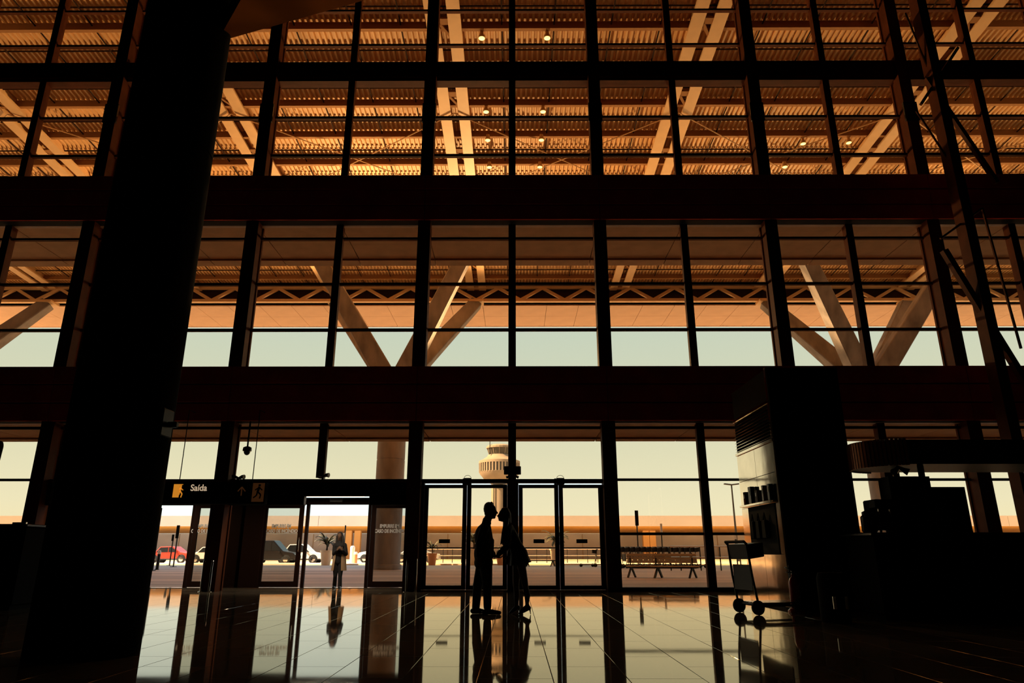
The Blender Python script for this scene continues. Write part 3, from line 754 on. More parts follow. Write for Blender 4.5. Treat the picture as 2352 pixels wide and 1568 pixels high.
dr = [('c', sh + V(.0, 0, -.01), .098, ch, .128), ('e', sh + V(0, 0, -.02), (.095, .18, .085), (0, 0, 1)), ('c', ch, .128, K(832, 1000), .115), ('c', K(835, 1000), .115, K(862, 1070), .150), ('c', K(862, 1065), .145, K(872, 1110), .150),
      ('c', shN, .062, elN, .056), ('c', elN, .056, elN.lerp(haN, .85), .044), ('c', shF, .056, elF, .046), ('c', elF, .045, elF.lerp(haF, .8), .033)]
blob('dress', dr, M['dress'], wom, .0085, 5)
# flared skirt of the dress, hem cut clean
c0, c1 = K(858, 1050), K(871, 1140); rings = []; vs = []; fs = []
mb = MB(); NN = 40
for i in range(7):
    t = i / 6; c = c0.lerp(c1, t); rx = .140 + (.185 - .140) * t ** 1.1; ry = .14 + .07 * t
    for k in range(NN):
        g = 2 * math.pi * k / NN; rr = 1 + .05 * t * math.sin(7 * g)
        vs.append((c.x + rx * rr * math.cos(g), c.y + ry * rr * math.sin(g), c.z + .03 * t * math.cos(g)))
for i in range(6):
    for k in range(NN): fs.append((i*NN+k, i*NN+(k+1) % NN, (i+1)*NN+(k+1) % NN, (i+1)*NN+k))
fs.append(tuple(range(NN))); fs.append(tuple(range(6*NN, 7*NN)))
o = MB().add(vs, fs).build('skirt', M['dress'], wom, smooth=True); o.matrix_parent_inverse = Matrix.Translation(wom.location).inverted()
hr = [('e', hc + V(.024, 0, .045), (.083, .092, .092), (0, 0, 1)), ('c', hc + V(.05, 0, .01), .078, hc + V(.062, 0, -.12), .07)]
for dy in (-.07, -.02, .04, .09):
    hr += [('c', hc + V(.055, dy, -.08), .045, K(745, 900, dy * 1.3 - .06), .05), ('c', K(745, 900, dy * 1.3 - .06), .05, K(722 + dy * 80, 985 + 180 * abs(dy) - 12, dy * 1.3 - .06), .010)]
blob('hair', hr, M['hair'], wom, .007, 4)
for an, toe in ((anN, K(860, 1516, -.08)), (anF, K(788, 1516, .07))):
    hl_ = an + V(.035, 0, 0); hl_.z = .115
    toe.z = .018
    blob('shoe', [('c', hl_ + V(.0, 0, -.01), .033, hl_.lerp(toe, .55) + V(0, 0, .0), .034), ('c', hl_.lerp(toe, .55), .034, toe, .016), ('c', hl_ + V(.012, 0, -.02), .014, V(hl_.x + .022, hl_.y, .008), .007)], M['shoe'], wom, .0055, 2)

# --- the woman in the coat at the sliding door
def Q(u, v, dy=0): return at(520 + u / 3.408, 960 + v / 3.408, YS - .25 + dy)
wc = empty('person', (Q(875, 1330).x, YS - .25, 0)); tag(wc, 'woman in open beige coat walking in through the sliding doors', 'person')
sk = []; hc = Q(888, 926)
head(sk, hc, (0.12, -1, -.12), (0, -.1, 1), .95)
pel, ch = Q(880, 1120), Q(886, 1030)
sk += [('c', Q(888, 955), .05, Q(888, 985), .055), ('c', ch, .12, pel, .12), ('e', Q(888, 1000), (.15, .11, .09), (0, 0, 1))]
shL, shR = Q(853, 998), Q(926, 998)
elL, elR = Q(845, 1060, -.05), Q(936, 1062, -.05)
haL, haR = Q(868, 1032, -.22), Q(906, 1030, -.22)
sk += [('c', shL, .045, elL, .038), ('c', elL, .036, haL, .024), ('c', shR, .045, elR, .038), ('c', elR, .036, haR, .024)]
hand(sk, haL, (.5, -.2, .6), (.6, .6, 0), 1, .5, .9); hand(sk, haR, (-.5, -.2, .6), (-.6, .6, 0), -1, .5, .9)
kL, aL, kR, aR = Q(852, 1235, -.05), Q(846, 1305, .10), Q(890, 1235, -.10), Q(888, 1308, -.12)
for s, k_, a_ in ((-1, kL, aL), (1, kR, aR)):
    sk += [('c', pel + V(s * .08, 0, -.05), .085, k_, .052), ('c', k_, .05, a_, .034)]
blob('body', sk, M['skin'], wc, .009, 4)
blob('top', [('c', ch, .145, pel, .135), ('e', Q(890, 1002), (.17, .13, .10), (0, 0, 1)), ('c', Q(888, 972), .075, Q(888, 1050, -.06), .12)], M['suit'], wc, .01, 4)
blob('trousers', [('c', pel + V(-.08, 0, -.02), .10, kL, .058), ('c', kL, .056, aL + V(0, 0, -.02), .06), ('c', pel + V(.07, 0, -.02), .10, kR, .058), ('c', kR, .056, aR + V(0, 0, -.02), .06)], M['suit'], wc, .01, 4)
shoe_parts(wc, V(aL.x, aL.y, .08), (0, -1, 0), .25); shoe_parts(wc, V(aR.x, aR.y, .08), (.1, -1, 0), .25)
blob('sleeves', [('c', shL, .075, elL, .07), ('c', elL, .068, elL.lerp(haL, .85), .045), ('c', shR, .068, elR, .062), ('c', elR, .06, elR.lerp(haR, .85), .045)], M['suit'], wc, .009, 4)
blob('cardigan', [('c', shL + V(.02, .02, 0), .085, Q(852, 1050, .03), .085), ('c', shR + V(-.02, .02, 0), .085, Q(924, 1050, .03), .085), ('c', Q(866, 992), .08, Q(910, 992), .08)], M['suit'], wc, .01, 5)
vs = []; fs = []; NA, NZ = 30, 9                       # open-fronted coat: outer and inner skin
zt0, zb0 = Q(888, 1062).z, Q(888, 1192).z; cxx, cyc = Q(885, 1100).x, Q(885, 1100).y
for skin in (0, 1):
    for i in range(NZ):
        t = i / (NZ - 1); z_ = zt0 + (zb0 - zt0) * t
        for k in range(NA):
            g = R(-90) + R(28 + 4 * t) + (2 * math.pi - 2 * R(28 + 4 * t)) * k / (NA - 1)
            rr = 1 + .035 * t * math.sin(9 * g); rx, ry = (.175 + .045 * t) * rr - .016 * skin, (.15 + .06 * t) * rr - .016 * skin
            vs.append((cxx + rx * math.cos(g), cyc + ry * math.sin(g), z_))
n0 = NZ * NA
for i in range(NZ - 1):
    for k in range(NA - 1):
        a_ = i * NA + k; fs += [(a_, a_ + 1, a_ + NA + 1, a_ + NA), (n0 + a_, n0 + a_ + NA, n0 + a_ + NA + 1, n0 + a_ + 1)]
for k in range(NA - 1):
    fs += [(k, n0 + k, n0 + k + 1, k + 1), (n0 - NA + k, n0 - NA + k + 1, 2 * n0 - NA + k + 1, 2 * n0 - NA + k)]
for i in range(NZ - 1):
    for k in (0, NA - 1): a_ = i * NA + k; fs.append((a_, a_ + NA, n0 + a_ + NA, n0 + a_))
o = MB().add(vs, fs).build('coat', M['coat'], wc, smooth=True); o.matrix_parent_inverse = Matrix.Translation(wc.location).inverted()
blob('hair', [('e', hc + V(0, .03, .04), (.09, .09, .10), (0, 0, 1)), ('c', hc + V(-.075, .02, .0), .04, Q(864, 985), .045), ('c', hc + V(.075, .02, 0), .04, Q(915, 985), .045), ('c', hc + V(0, .07, -.02), .07, Q(888, 985, .08), .08)], M['hair'], wc, .008, 4)

# ------------------------------------------------------------------ steel clad pier
px0, px1, py0, py1, pz1 = 4.92, 6.32, 13.0, 15.25, 4.45
pr = empty('service_pier', (px0, py0, 0)); tag(pr, 'stainless steel clad pier with louvre vent beside the glass wall', 'pier', kind='structure')
B(.02, px1 - px0, .0, py1 - py0, .0, pz1).build('core', M['black'], pr)
L = py1 - py0
zsp = [.04, .96, 1.88, 2.45, 3.02]
for k, (z0, z1) in enumerate(zip(zsp, zsp[1:])):
    for a_, b_ in ((0.0, L * .5), (L * .5, L)):
        if k == 1: continue
        B(0.0, .02, a_ + .004, b_ - .004, z0 + .004, z1 - .004).build('cladding_panel', M['steel'], pr, .002)
B(0.0, .02, L * .80, L, .96, 1.88).build('cladding_panel', M['steel'], pr, .002)
B(0.0, .02, 0, L * .12, .96, 1.88).build('cladding_panel', M['steel'], pr, .002)
B(-.015, .03, L * .12, L * .80, .95, 1.89).build('niche', M['signblack'], pr, .004)
for z in (3.02, 3.76): B(-.03, .02, 0, L, z, z + .05).build('louvre_frame', M['steel'], pr)
for k in range(11):
    z = 3.09 + k * .062
    MB().add([(-.03, .04, z), (.02, .04, z + .035), (.02, L - .04, z + .035), (-.03, L - .04, z), (-.03, .04, z + .008), (.02, .04, z + .043), (.02, L - .04, z + .043), (-.03, L - .04, z + .008)],
             [(0,1,2,3),(7,6,5,4),(0,4,5,1),(1,5,6,2),(2,6,7,3),(3,7,4,0)]).build('louvre_slat', M['steel'], pr)
B(-.02, .0, -.02, .06, 0, pz1).build('corner_trim', M['steel'], pr, .003)
B(-.10, 0, L * .1, L * .92, 1.90, 1.94).build('shelf', M['steel'], pr, .003)
shelf_items = [(.30, .10, .30, 'darkmetal'), (.62, .08, .30, 'white'), (1.0, .14, .24, 'concrete'), (1.38, .16, .34, 'darkmetal'), (1.72, .12, .26, 'arm')]
for i, (yy, wy, hz_, mm) in enumerate(shelf_items):
    t = empty('binder', (px0 - .06, py0 + yy, 1.942)); tag(t, ['dark binder at the near end of the steel pier shelf', 'white binder on the steel pier shelf', 'grey binder in the middle of the steel pier shelf', 'tall dark binder on the steel pier shelf', 'tan binder at the far end of the steel pier shelf'][i], 'binder')
    B(-.035, .05, -wy / 2, wy / 2, 0, hz_).build('cover', M[mm], t, .004); B(-.04, -.034, -wy * .2, wy * .2, hz_ * .5, hz_ * .8).build('spine_label', M['white'], t)
# things hanging in the niche
for i, (yy, c_) in enumerate(((.75, 'signblack'), (1.1, 'signblack'), (1.45, 'signblack'))):
    t = empty('hanging_bag', (px0 - .05, py0 + yy, 1.25)); tag(t, ['black bag hanging nearest on the steel pier', 'black bag hanging between two others on the steel pier', 'black bag hanging furthest on the steel pier'][i], 'bag')
    MB().prism([(-.11, 0), (.11, 0), (.09, .34), (-.09, .34)], 'x', -.05, .03).build('pouch', M[c_], t, .012)
    MB().tube([(-.01, -.06, .33), (-.01, 0, .48), (-.01, .06, .33)], .01).build('strap', M[c_], t)
# fire extinguisher
xe = at(1819, 1330, 12.75)
fe = empty('fire_extinguisher', (xe.x, 12.7, .0)); tag(fe, 'red fire extinguisher on a low stand before the steel pier', 'fire extinguisher')
MB().lathe((0, 0, .06), [(.07, 0), (.085, .02), (.085, .42), (.06, .49), (.03, .52), (.03, .56)], 20).build('cylinder', M['redpaint'], fe, smooth=True)
MB().lathe((0, 0, 0), [(.14, 0), (.14, .03), (.11, .06)], 20).build('stand', M['redpaint'], fe, smooth=True)
MB().box(-.02, .02, -.03, .03, .62, .68).bar((0, 0, .68), (-.12, 0, .74), .03, .015).bar((0, 0, .65), (-.11, 0, .66), .03, .015).build('valve', M['darkmetal'], fe)
MB().tube([(.03, 0, .65), (.11, 0, .6), (.12, 0, .35), (.10, 0, .2)], .012).build('hose', M['rubber'], fe)

# ------------------------------------------------------------------ luggage carts
def make_cart(name='luggage_cart'):
    t = empty(name)
    f = MB()
    for s in (-1, 1):
        f.tube([(-.42, s * .28, .14), (.55, s * .20, .12)], .018); f.tube([(-.42, s * .28, .14), (-.48, s * .28, .55), (-.52, s * .27, 1.02)], .018)
    f.tube([(-.42, -.28, .14), (-.42, .28, .14)], .018).tube([(.55, -.2, .12), (.55, .2, .12)], .018)
    f.build('frame', M['darkmetal'], t)
    for k in range(5):
        y = -.2 + .1 * k; B(-.40, .52, y - .03, y + .03, .155, .175).build('platform_slat', M['chrome'], t)
    MB().tube([(-.52, -.27, 1.02), (-.56, -.27, 1.06), (-.56, .27, 1.06), (-.52, .27, 1.02)], .022).build('handle', M['rubber'], t)
    b = MB().prism([(-.50, .80), (-.22, .84), (-.22, 1.05), (-.53, 1.02)], 'y', -.26, .26); b.build('basket', M['darkmetal'], t, .01)
    B(-.475, -.465, -.25, .25, .35, .72).build('back_panel', M['darkmetal'], t)
    for x, y in ((-.42, -.26), (-.42, .26), (.48, 0)):
        wl = MB().lathe((0, 0, 0), [(.03, -.03), (.085, -.028), (.105, -.015), (.105, .015), (.085, .028), (.03, .03)], 20)
        wl.v = [(v[0] + x, v[2] + y, v[1] + .105) for v in wl.v]; wo = wl.build('wheel', M['rubber'], t, smooth=True)
        [MB().bar((x, y + q, .105), (x, y + q, .2), .03, .012).build('fork', M['darkmetal'], wo) for q in (-.04, .04)]
    return t
cart = make_cart()
cart.scale = (1.1, 1.1, 1.1); cart.location = (4.40, 12.5, 0); cart.rotation_euler = (0, 0, R(14)); tag(cart, 'luggage cart parked inside before the steel pier', 'luggage cart')
def place_cart(x, y, rz, label, group=None):
    c = copy_tree(cart); c.location = (x, y, 0); c.rotation_euler = (0, 0, rz); c['label'] = label
    if group: c['group'] = group; c.scale = (1.22, 1.22, 1.22)
ORD = 'first second third fourth fifth sixth seventh eighth ninth tenth eleventh twelfth thirteenth fourteenth fifteenth sixteenth'.split()
for k in range(16):
    x = at(1428 + 12.5 * k, 1285, 46).x
    place_cart(x, 46 + .02 * k, R(12), ORD[k] + ' luggage cart from the left in the nested row behind the benches', 'row of nested luggage carts outside')
place_cart(at(1352, 1300, 50).x, 50, R(180), 'loose luggage cart outside, seen through the right hinged door, left one'); place_cart(at(1379, 1300, 50).x, 50, R(170), 'loose luggage cart outside, seen through the right hinged door, right one')

# ------------------------------------------------------------------ round-ended kiosk
YK = 11.2
a, b = P(1955, 1068, YK), P(2230, 1006, YK)
kk = empty('kiosk', (a.x + .36, YK, 0)); tag(kk, 'dark kiosk with ribbed round-ended canopy and counter', 'kiosk')
r_ = .62; cz0, cz1 = a.z, b.z; xc = r_
poly = [(xc + r_ * math.cos(q), r_ + .0 + r_ * math.sin(q)) for q in [math.pi / 2 + math.pi * i / 16 for i in range(17)]]
LK = 3.4
MB().prism([(x_, y_) for x_, y_ in poly] + [(LK, 0), (LK, 2 * r_)], 'z', cz0 + .02, cz1 - .02).build('canopy', M['darkmetal'], kk)
M['rib'] = mat('copper brown rib', (.30, .11, .05), .35, .6)
for i in range(1, 32):
    q = math.pi / 2 + math.pi * i / 32
    c = Vector((xc + (r_ + .012) * math.cos(q), r_ + (r_ + .012) * math.sin(q), 0))
    B(-.018, .018, -.022, .022, cz0, cz1).build('rib', M['rib'], kk).location = c
    kk.children[-1].rotation_euler = (0, 0, q)
for dx, dy in ((.9, .25), (.9, 1.0), (3.2, .25), (3.2, 1.0)):
    MB().tube([(dx, dy, 0), (dx, dy, cz0 + .05)], .05, 12).build('canopy_post', M['darkmetal'], kk)
kz = zat(1222, YK)
B(-.12, LK, .1, 1.1, .06, kz - .05).build('counter', M['black'], kk, .02); B(-.18, LK, .04, 1.16, kz - .05, kz).build('counter_top', M['blackgloss'], kk, .01)
B(-.1, LK, .14, 1.06, 0, .06).build('plinth', M['black'], kk)
for px_, lab in ((568, ''),): pass
for s in (-1, 1):
    MB().tube([(.5, .2 + .0, cz0), (.5 + s * .06, .15, cz0 - .06), (.5 + s * .12, .12, cz0 - .10)], [.02, .04, .06], 12).build('spotlight', M['blackgloss'], kk)
# machines and goods on the counter
def on_counter(px0_, px1_, pyt, nm, label, cat, build):
    p0, p1 = P(px0_, 1222, YK + .5), P(px1_, pyt, YK + .5)
    t = empty(nm, ((p0.x + p1.x) / 2, YK + .5, kz + .001)); tag(t, label, cat); build(t, (p1.x - p0.x) / 2, p1.z - kz); return t
def coffee(t, h, H):
    B(-h, h, -.22, .22, .04, H * .35).build('base', M['blackgloss'], t, .02); B(-h, h, 0, .22, H * .35, H).build('body', M['blackgloss'], t, .02)
    B(-h, h, -.2, .05, H * .72, H).build('brew_head', M['darkmetal'], t, .02)
    for s in (-.5, .5): MB().tube([(s * h, -.1, H * .72), (s * h, -.1, H * .55)], .02).build('spout', M['chrome'], t)
    for s in (-1, 1):
        for y in (-.18, .18): MB().tube([(s * h * .8, y, 0), (s * h * .8, y, .05)], .02).build('foot', M['rubber'], t)
def jar(t, h, H):
    MB().lathe((0, 0, 0), [(h * .8, 0), (h, .03), (h, H * .7), (h * .7, H * .8)], 20).build('glass_body', M['blackgloss'], t, smooth=True)
    MB().lathe((0, 0, H * .8), [(h * .75, 0), (h * .75, H * .12), (h * .3, H * .2)], 20).build('lid', M['darkmetal'], t, smooth=True)
def rack(t, h, H):
    B(-h, h, -.18, .18, 0, .03).build('base', M['darkmetal'], t); B(-h, h, .14, .18, .03, H).build('back_panel', M['darkmetal'], t)
    for k in range(1, 4):
        B(-h, h, -.16, .14, H * k / 4, H * k / 4 + .02).build('shelf', M['darkmetal'], t)
    B(-h, h, -.16, .18, H - .03, H).build('top', M['darkmetal'], t)
    for s in (-1, 1): B(s * h - .012, s * h + .012, -.16, .18, 0, H).build('side', M['darkmetal'], t)
on_counter(1982, 2008, 1172, 'jar', 'dark lidded jar at the left end of the kiosk counter', 'jar', jar)
on_counter(2006, 2046, 1148, 'coffee_machine', 'black coffee machine on the kiosk counter', 'coffee machine', coffee)
on_counter(2050, 2120, 1096, 'display_rack', 'tall dark display rack on the kiosk counter', 'rack', rack)
on_counter(2130, 2200, 1120, 'display_rack', 'lower dark display rack at the right of the kiosk counter', 'rack', rack)
# dark stand with chrome feet in front of the pier
p0 = P(1918, 1400, 10.95)
st = empty('waste_bin', (p0.x, 10.95, 0)); tag(st, 'black waste bin with two chrome strips left of the kiosk', 'bin')
MB().lathe((0, 0, 0), [(.20, 0), (.21, .02), (.21, .62), (.18, .70), (.12, .70), (.12, .66)], 24).build('body', M['black'], st, smooth=True)
for s in (-1, 1): MB().tube([(s * .085, -.22, zat(1398, 10.75)), (s * .085, -.22, zat(1369, 10.75))], .03, 12).build('chrome_strip', M['chrome'], st, smooth=True)

# ------------------------------------------------------------------ braced frame at the right
fr_ = empty('brace_frame', (13.0, 17.2, 0)); tag(fr_, 'dark steel frame with diagonal tie rods at the right of the hall', 'frame', kind='structure')
def fp(px_, py, Y): return P(px_, py, Y) - Vector((13.0, 17.2, 0))
Yb = 17.6
A1, A2 = fp(2160, 548, Yb), fp(2256, 478, Yb)
MB().tube([A1, A2], .03).build('tie_rod', M['frame'], fr_)
MB().bar(fp(2168, 575, Yb), fp(2372, 905, Yb), .16, .16).build('diagonal', M['frame'], fr_)
MB().bar(A2, fp(2345, 800, Yb), .05, .05).build('tie_rod', M['frame'], fr_)
MB().bar(fp(2128, 180, Yb), fp(2290, 420, Yb), .12, .12).build('diagonal', M['frame'], fr_)
MB().tube([fp(2080, 30, Yb), fp(2145, 190, Yb)], .03).build('tie_rod', M['chrome'], fr_)
MB().bar(fp(2115, 240, Yb), fp(2200, 110, Yb), .08, .08).build('diagonal', M['frame'], fr_)
MB().tube([fp(2105, 255, Yb), fp(2190, 385, Yb)], .03).build('tie_rod', M['frame'], fr_)
bx = fp(2300, 900, Yb)
MB().box(bx.x - .14, bx.x + .14, -.2 + .4, .2 + .4, 0, 22.9).build('upright', M['frame'], fr_)

# ------------------------------------------------------------------ dark furniture at the left
p0, p1 = P(-120, 1300, 13), P(62, 1203, 13)
ck = empty('check_in_desk', ((p0.x + p1.x) / 2, 13, 0)); tag(ck, 'dark check-in desk at the far left before the glass', 'desk')
h = (p1.x - p0.x) / 2
B(-h, h, 0, .8, .08, p1.z - .05).build('body', M['black'], ck, .02); B(-h - .05, h + .05, -.06, .86, p1.z - .05, p1.z).build('top', M['blackgloss'], ck, .01)
B(-h + .05, h - .05, .05, .75, 0, .08).build('plinth', M['black'], ck)
B(h * .35, h * .75, .2, .24, p1.z + .0, p1.z + .04).build('ledge', M['chrome'], ck)
p0, p1 = P(88, 1300, 14), P(168, 1046, 14)
tt = empty('sign_totem', ((p0.x + p1.x) / 2, 14, 0)); tag(tt, 'tall black sign totem between post and dark column', 'sign')
h = (p1.x - p0.x) / 2
B(-h - .1, h + .1, -.2, .2, 0, .04).build('base', M['darkmetal'], tt, .01); B(-h, h, -.07, .07, .04, p1.z).build('panel', M['signblack'], tt, .02)
B(h - .03, h + .004, -.078, -.06, 1.9, 2.35).build('edge_strip', M['chrome'], tt)
p0 = P(-25, 1065, 12); p1 = P(14, 1012, 12)
rs = empty('round_sign', (p0.x - .05, 12, p0.z)); tag(rs, 'rounded black sign edge cut by the frame at left', 'sign')
hzz = p1.z - p0.z; hww = p1.x - p0.x
pts = [(hww * .15, 0), (hww * .95, hzz * .12), (hww * 1.0, hzz * .8), (hww * .85, hzz), (-1.2, hzz), (-1.2, 0)]
MB().prism(pts, 'y', -.06, .06).build('panel', M['signblack'], rs, .02); MB().tube([(-.6, 0, hzz), (-.6, 0, Z1 - p0.z + 1.0)], .02).build('hanger', M['darkmetal'], rs)
MB().tube([(-1.0, 0, hzz), (-1.0, 0, Z1 - p0.z + 1.0)], .02).build('hanger', M['darkmetal'], rs)
# ------------------------------------------------------------------ benches on the terrace
def make_bench(x, y, W, rz, label, back=True):
    t = empty('bench', (x, y, 0), rz); tag(t, label, 'bench')
    for k in range(4):
        B(-W / 2, W / 2, -.26 + .13 * k, -.15 + .13 * k, .42, .46).build('seat_slat', M['wood'], t, .006)
    if back:
        for k in range(3):
            B(-W / 2 + .05, W / 2 - .05, .30, .335, .56 + .13 * k, .67 + .13 * k).build('back_slat', M['wood'], t, .006)
        for s in (-1, 1): MB().bar((s * W * .38, .26, .40), (s * W * .38, .36, .96), .05, .05).build('back_post', M['darkmetal'], t)
    for s in (-1, 1):
        for d in (-1, 1):
            MB().bar((s * W * .36, 0, .42), (s * W * .36 + d * .16, d * .2, .0), .07, .05).build('leg', M['darkmetal'], t)
    B(-W / 2 + .1, W / 2 - .1, -.03, .03, .36, .42).build('beam', M['darkmetal'], t)
p = at(1482, 1325, 29.5); make_bench(p.x, 29.5, 1.5, R(-8), 'slatted bench outside the glass, left one with a pale backrest')
p = at(1552, 1328, 29.0); make_bench(p.x, 29.0, 1.9, R(-8), 'slatted bench outside the glass, right one nearest the mullion', True)
p = at(1240, 1290, 52); make_bench(p.x, 52, 2.6, 0, 'low bench at the kerb seen beside the leaning woman', False)

# ------------------------------------------------------------------ cars
M['carglass'] = mat('car window', (.02, .022, .025), .08)
M['carred'] = mat('red car paint', (.50, .045, .02), .25); M['carwhite'] = mat('white car paint', (.80, .76, .70), .25)
M['cardark'] = mat('dark car paint', (.015, .012, .012), .25); M['carsilver'] = mat('silver car paint', (.42, .44, .45), .25, .4)
M['lens'] = mat('lamp lens', (.8, .75, .6), .1)
def make_car(x, y, paint, label, kind='sedan', flip=1, L=4.4, H=1.46):
    t = empty('car', (x, y, 0)); tag(t, label, 'car', 'cars waiting along the road')
    if kind == 'sedan':
        body = [(-2.2, .35), (-2.2, .80), (-2.05, .92), (-1.35, .95), (-.85, H - .03), (.35, H), (1.15, .98), (1.95, .86), (2.2, .66), (2.2, .35)]
        win = [(-1.2, .96), (-.8, H - .10), (.3, H - .07), (.98, .98)]
    else:
        body = [(-2.2, .38), (-2.2, 1.0), (-2.1, 1.2), (-1.9, H), (.15, H + .03), (1.05, 1.08), (2.0, .92), (2.2, .7), (2.2, .38)]
        win = [(-2.02, 1.12), (-1.85, H - .10), (.1, H - .08), (.88, 1.1)]
    f = lambda q: [(a * flip * L / 4.4, b) for a, b in q]
    bo = MB().prism(f(body), 'y', -.86, .86).build('body', paint, t, .05)
    w_ = MB().prism(f(win), 'y', -.872, .872).build('side_window', M['carglass'], t, .004)
    B(-.02, .02, -.876, .876, win[0][1], H - .1).build('window_pillar', paint, w_)
    B(-2.0 * L / 4.4, 2.0 * L / 4.4, -.87, .87, .28, .40).build('sill', M['rubber'], t, .01)
    for px_ in (-1.38, 1.36):
        for s in (-1, 1):
            wl = MB().lathe((0, 0, 0), [(.20, -.10), (.31, -.10), (.335, -.07), (.335, .07), (.31, .10), (.20, .10)], 24)
            wl.v = [(v[0] + px_ * flip * L / 4.4, v[2] + s * .80, v[1] + .335) for v in wl.v]; wo = wl.build('wheel', M['rubber'], t, smooth=True)
            wa = MB().lathe((0, 0, 0), [(.05, -.01), (.41, -.01), (.41, .01), (.05, .01)], 24); wa.v = [(v[0] + px_ * flip * L / 4.4, s * .862 + v[2], v[1] + .36) for v in wa.v]; wa.build('wheel_arch', M['rubber'], t)
            rm = MB().lathe((0, 0, 0), [(.21, -.02), (.21, .02), (.12, .03), (.04, .04)], 20)
            rm.v = [(v[0] + px_ * flip * L / 4.4, s * (.905 + abs(v[2]) * .5), v[1] + .335) for v in rm.v]; rm.build('rim', M['chrome'], wo, smooth=True)
    for s in (-1, 1):
        B(flip * 2.02 * L / 4.4 - .12, flip * 2.02 * L / 4.4 + .12, s * .62 - .2, s * .62 + .2, .66, .80).build('headlight', M['lens'], t, .02)
        B(-flip * 2.12 * L / 4.4 - .08, -flip * 2.12 * L / 4.4 + .08, s * .66 - .16, s * .66 + .16, .72, .9).build('tail_light', M['redpaint'], t, .02)
        B(flip * .75 - .08, flip * .75 + .08, s * .93 - .07, s * .93 + .07, .96, 1.08).build('wing_mirror', paint, t, .02)
def car_at(px_, y, *a, **k): make_car(at(px_, 1285, y).x, y, *a, **k)
car_at(394, 68, M['carred'], 'red car on the road, seen through the open door beside the dark column', L=4.2, H=1.5)
car_at(492, 66, M['carwhite'], 'white car behind the narrow sliding door under the exit sign')
car_at(628, 64, M['cardark'], 'dark van behind the left lettered sliding door', 'van', L=4.4, H=1.95)
car_at(690, 67.5, M['carwhite'], 'white car with visible front wheel left of the palm pot', 'sedan', L=4.6, H=1.7)
car_at(868, 72.5, M['carwhite'], 'white car behind the woman in the coat', 'van', -1, L=3.9, H=1.6)
car_at(958, 69, M['carsilver'], 'silver car behind the right lettered sliding door')

# ------------------------------------------------------------------ potted palms
def palm(px_, y, pot, s, label, nl=13, seed=1):
    rnd = random.Random(seed); x = at(px_, 1295, y).x; zb = .09 if 57.4 < y < 61.6 else 0
    t = empty('potted_palm', (x, y, zb)); tag(t, label, 'plant')
    pt = MB().lathe((0, 0, 0), [(.24 * s, 0), (.25 * s, .03), (.34 * s, .74 * s), (.37 * s, .75 * s), (.37 * s, .82 * s), (.31 * s, .82 * s), (.30 * s, .74 * s)], 20).build('pot', pot, t, smooth=True)
    MB().lathe((0, 0, .72 * s), [(.3 * s, 0), (.3 * s, .02), (.05, .05)], 16).build('soil', M['soil'], t)
    MB().tube([(0, 0, .74 * s), (.02, 0, 1.0 * s), (-.01, .02, 1.15 * s)], [.06 * s, .05 * s, .04 * s]).build('stem', M['soil'], t)
    for i in range(nl):
        q = 2 * math.pi * i / nl + rnd.uniform(-.2, .2); Ln = rnd.uniform(.6, .95) * s; up = rnd.uniform(.75, 1.75)
        dx, dy = math.cos(q), math.sin(q); mb = MB(); vs = []; N = 7
        for k in range(N):
            u = k / (N - 1); r = Ln * u * .85; z = 1.12 * s + Ln * (up * u - .95 * u * u)
            wd = (.065 * math.sin(math.pi * min(1, u * .92 + .06)) + .012) * s
            vs += [(dx * r - dy * wd, dy * r + dx * wd, z - .03 * s), (dx * r, dy * r, z + .01), (dx * r + dy * wd, dy * r - dx * wd, z - .03 * s), (dx * r, dy * r, z - .012)]
        fs = []
        for k in range(N - 1):
            for a, b in ((0, 1), (1, 2), (2, 3), (3, 0)): fs.append((4*k+a, 4*k+b, 4*k+4+b, 4*k+4+a))
        fs += [(0, 1, 2, 3), (4*N-4, 4*N-3, 4*N-2, 4*N-1)]
        mb.add(vs, fs).build('leaf', M['leaf'], t)
palm(748, 56.2, M['pot'], 1.35, 'potted palm in a cream pot beside the woman in the coat', 26, 3)
palm(992, 56.4, M['terracotta'], 1.1, 'potted palm in a terracotta pot behind the leftmost hinged door', 18, 5)
palm(1088, 56.4, M['pot'], 1.5, 'potted palm half hidden behind the man', 20, 8)
palm(1149, 56.4, M['terracotta'], .9, 'low potted palm seen between the man and the woman', 14, 9)
palm(1279, 56.4, M['pot'], 1.5, 'potted palm split by the stile of the right hinged doors', 24, 11)

# ------------------------------------------------------------------ sign posts, street lamp, railings
def sign_post(px_, py_top, py_bot, y, wpx, label, m='signblack'):
    a, b = at(px_, py_bot, y), at(px_, py_top, y); t = empty('sign_post', (a.x, y, 0)); tag(t, label, 'sign')
    w_ = wpx / F * y * .96
    MB().tube([(0, 0, 0), (0, 0, b.z)], .05).build('pole', M['darkmetal'], t)
    B(-w_ / 2, w_ / 2, -.09, -.04, a.z, b.z).build('panel', M[m], t, .01)
    B(-.16, .16, -.16, .16, 0, .03).build('base_plate', M['darkmetal'], t)
sign_post(1463, 1172, 1207, 52, 8, 'tall narrow black sign post behind the benches')
sign_post(1519, 1202, 1222, 55, 5, 'thin pale sign post right of the black one', 'white')
sign_post(407, 1206, 1236, 50, 7, 'black sign post before the red car')
sign_post(397, 1227, 1242, 54, 5, 'short black sign post left of the taller one by the red car')
sign_post(1689, 1224, 1238, 54, 5, 'pale sign post near the steel pier', 'white')
sign_post(793, 1206, 1222, 62.5, 3, 'slim dark sign post right of the head of the woman in the coat')
a = at(1680, 1113, 80)
lp = empty('street_lamp', (a.x, 80, 0)); tag(lp, 'tall street lamp far off, left of the steel pier', 'lamp')
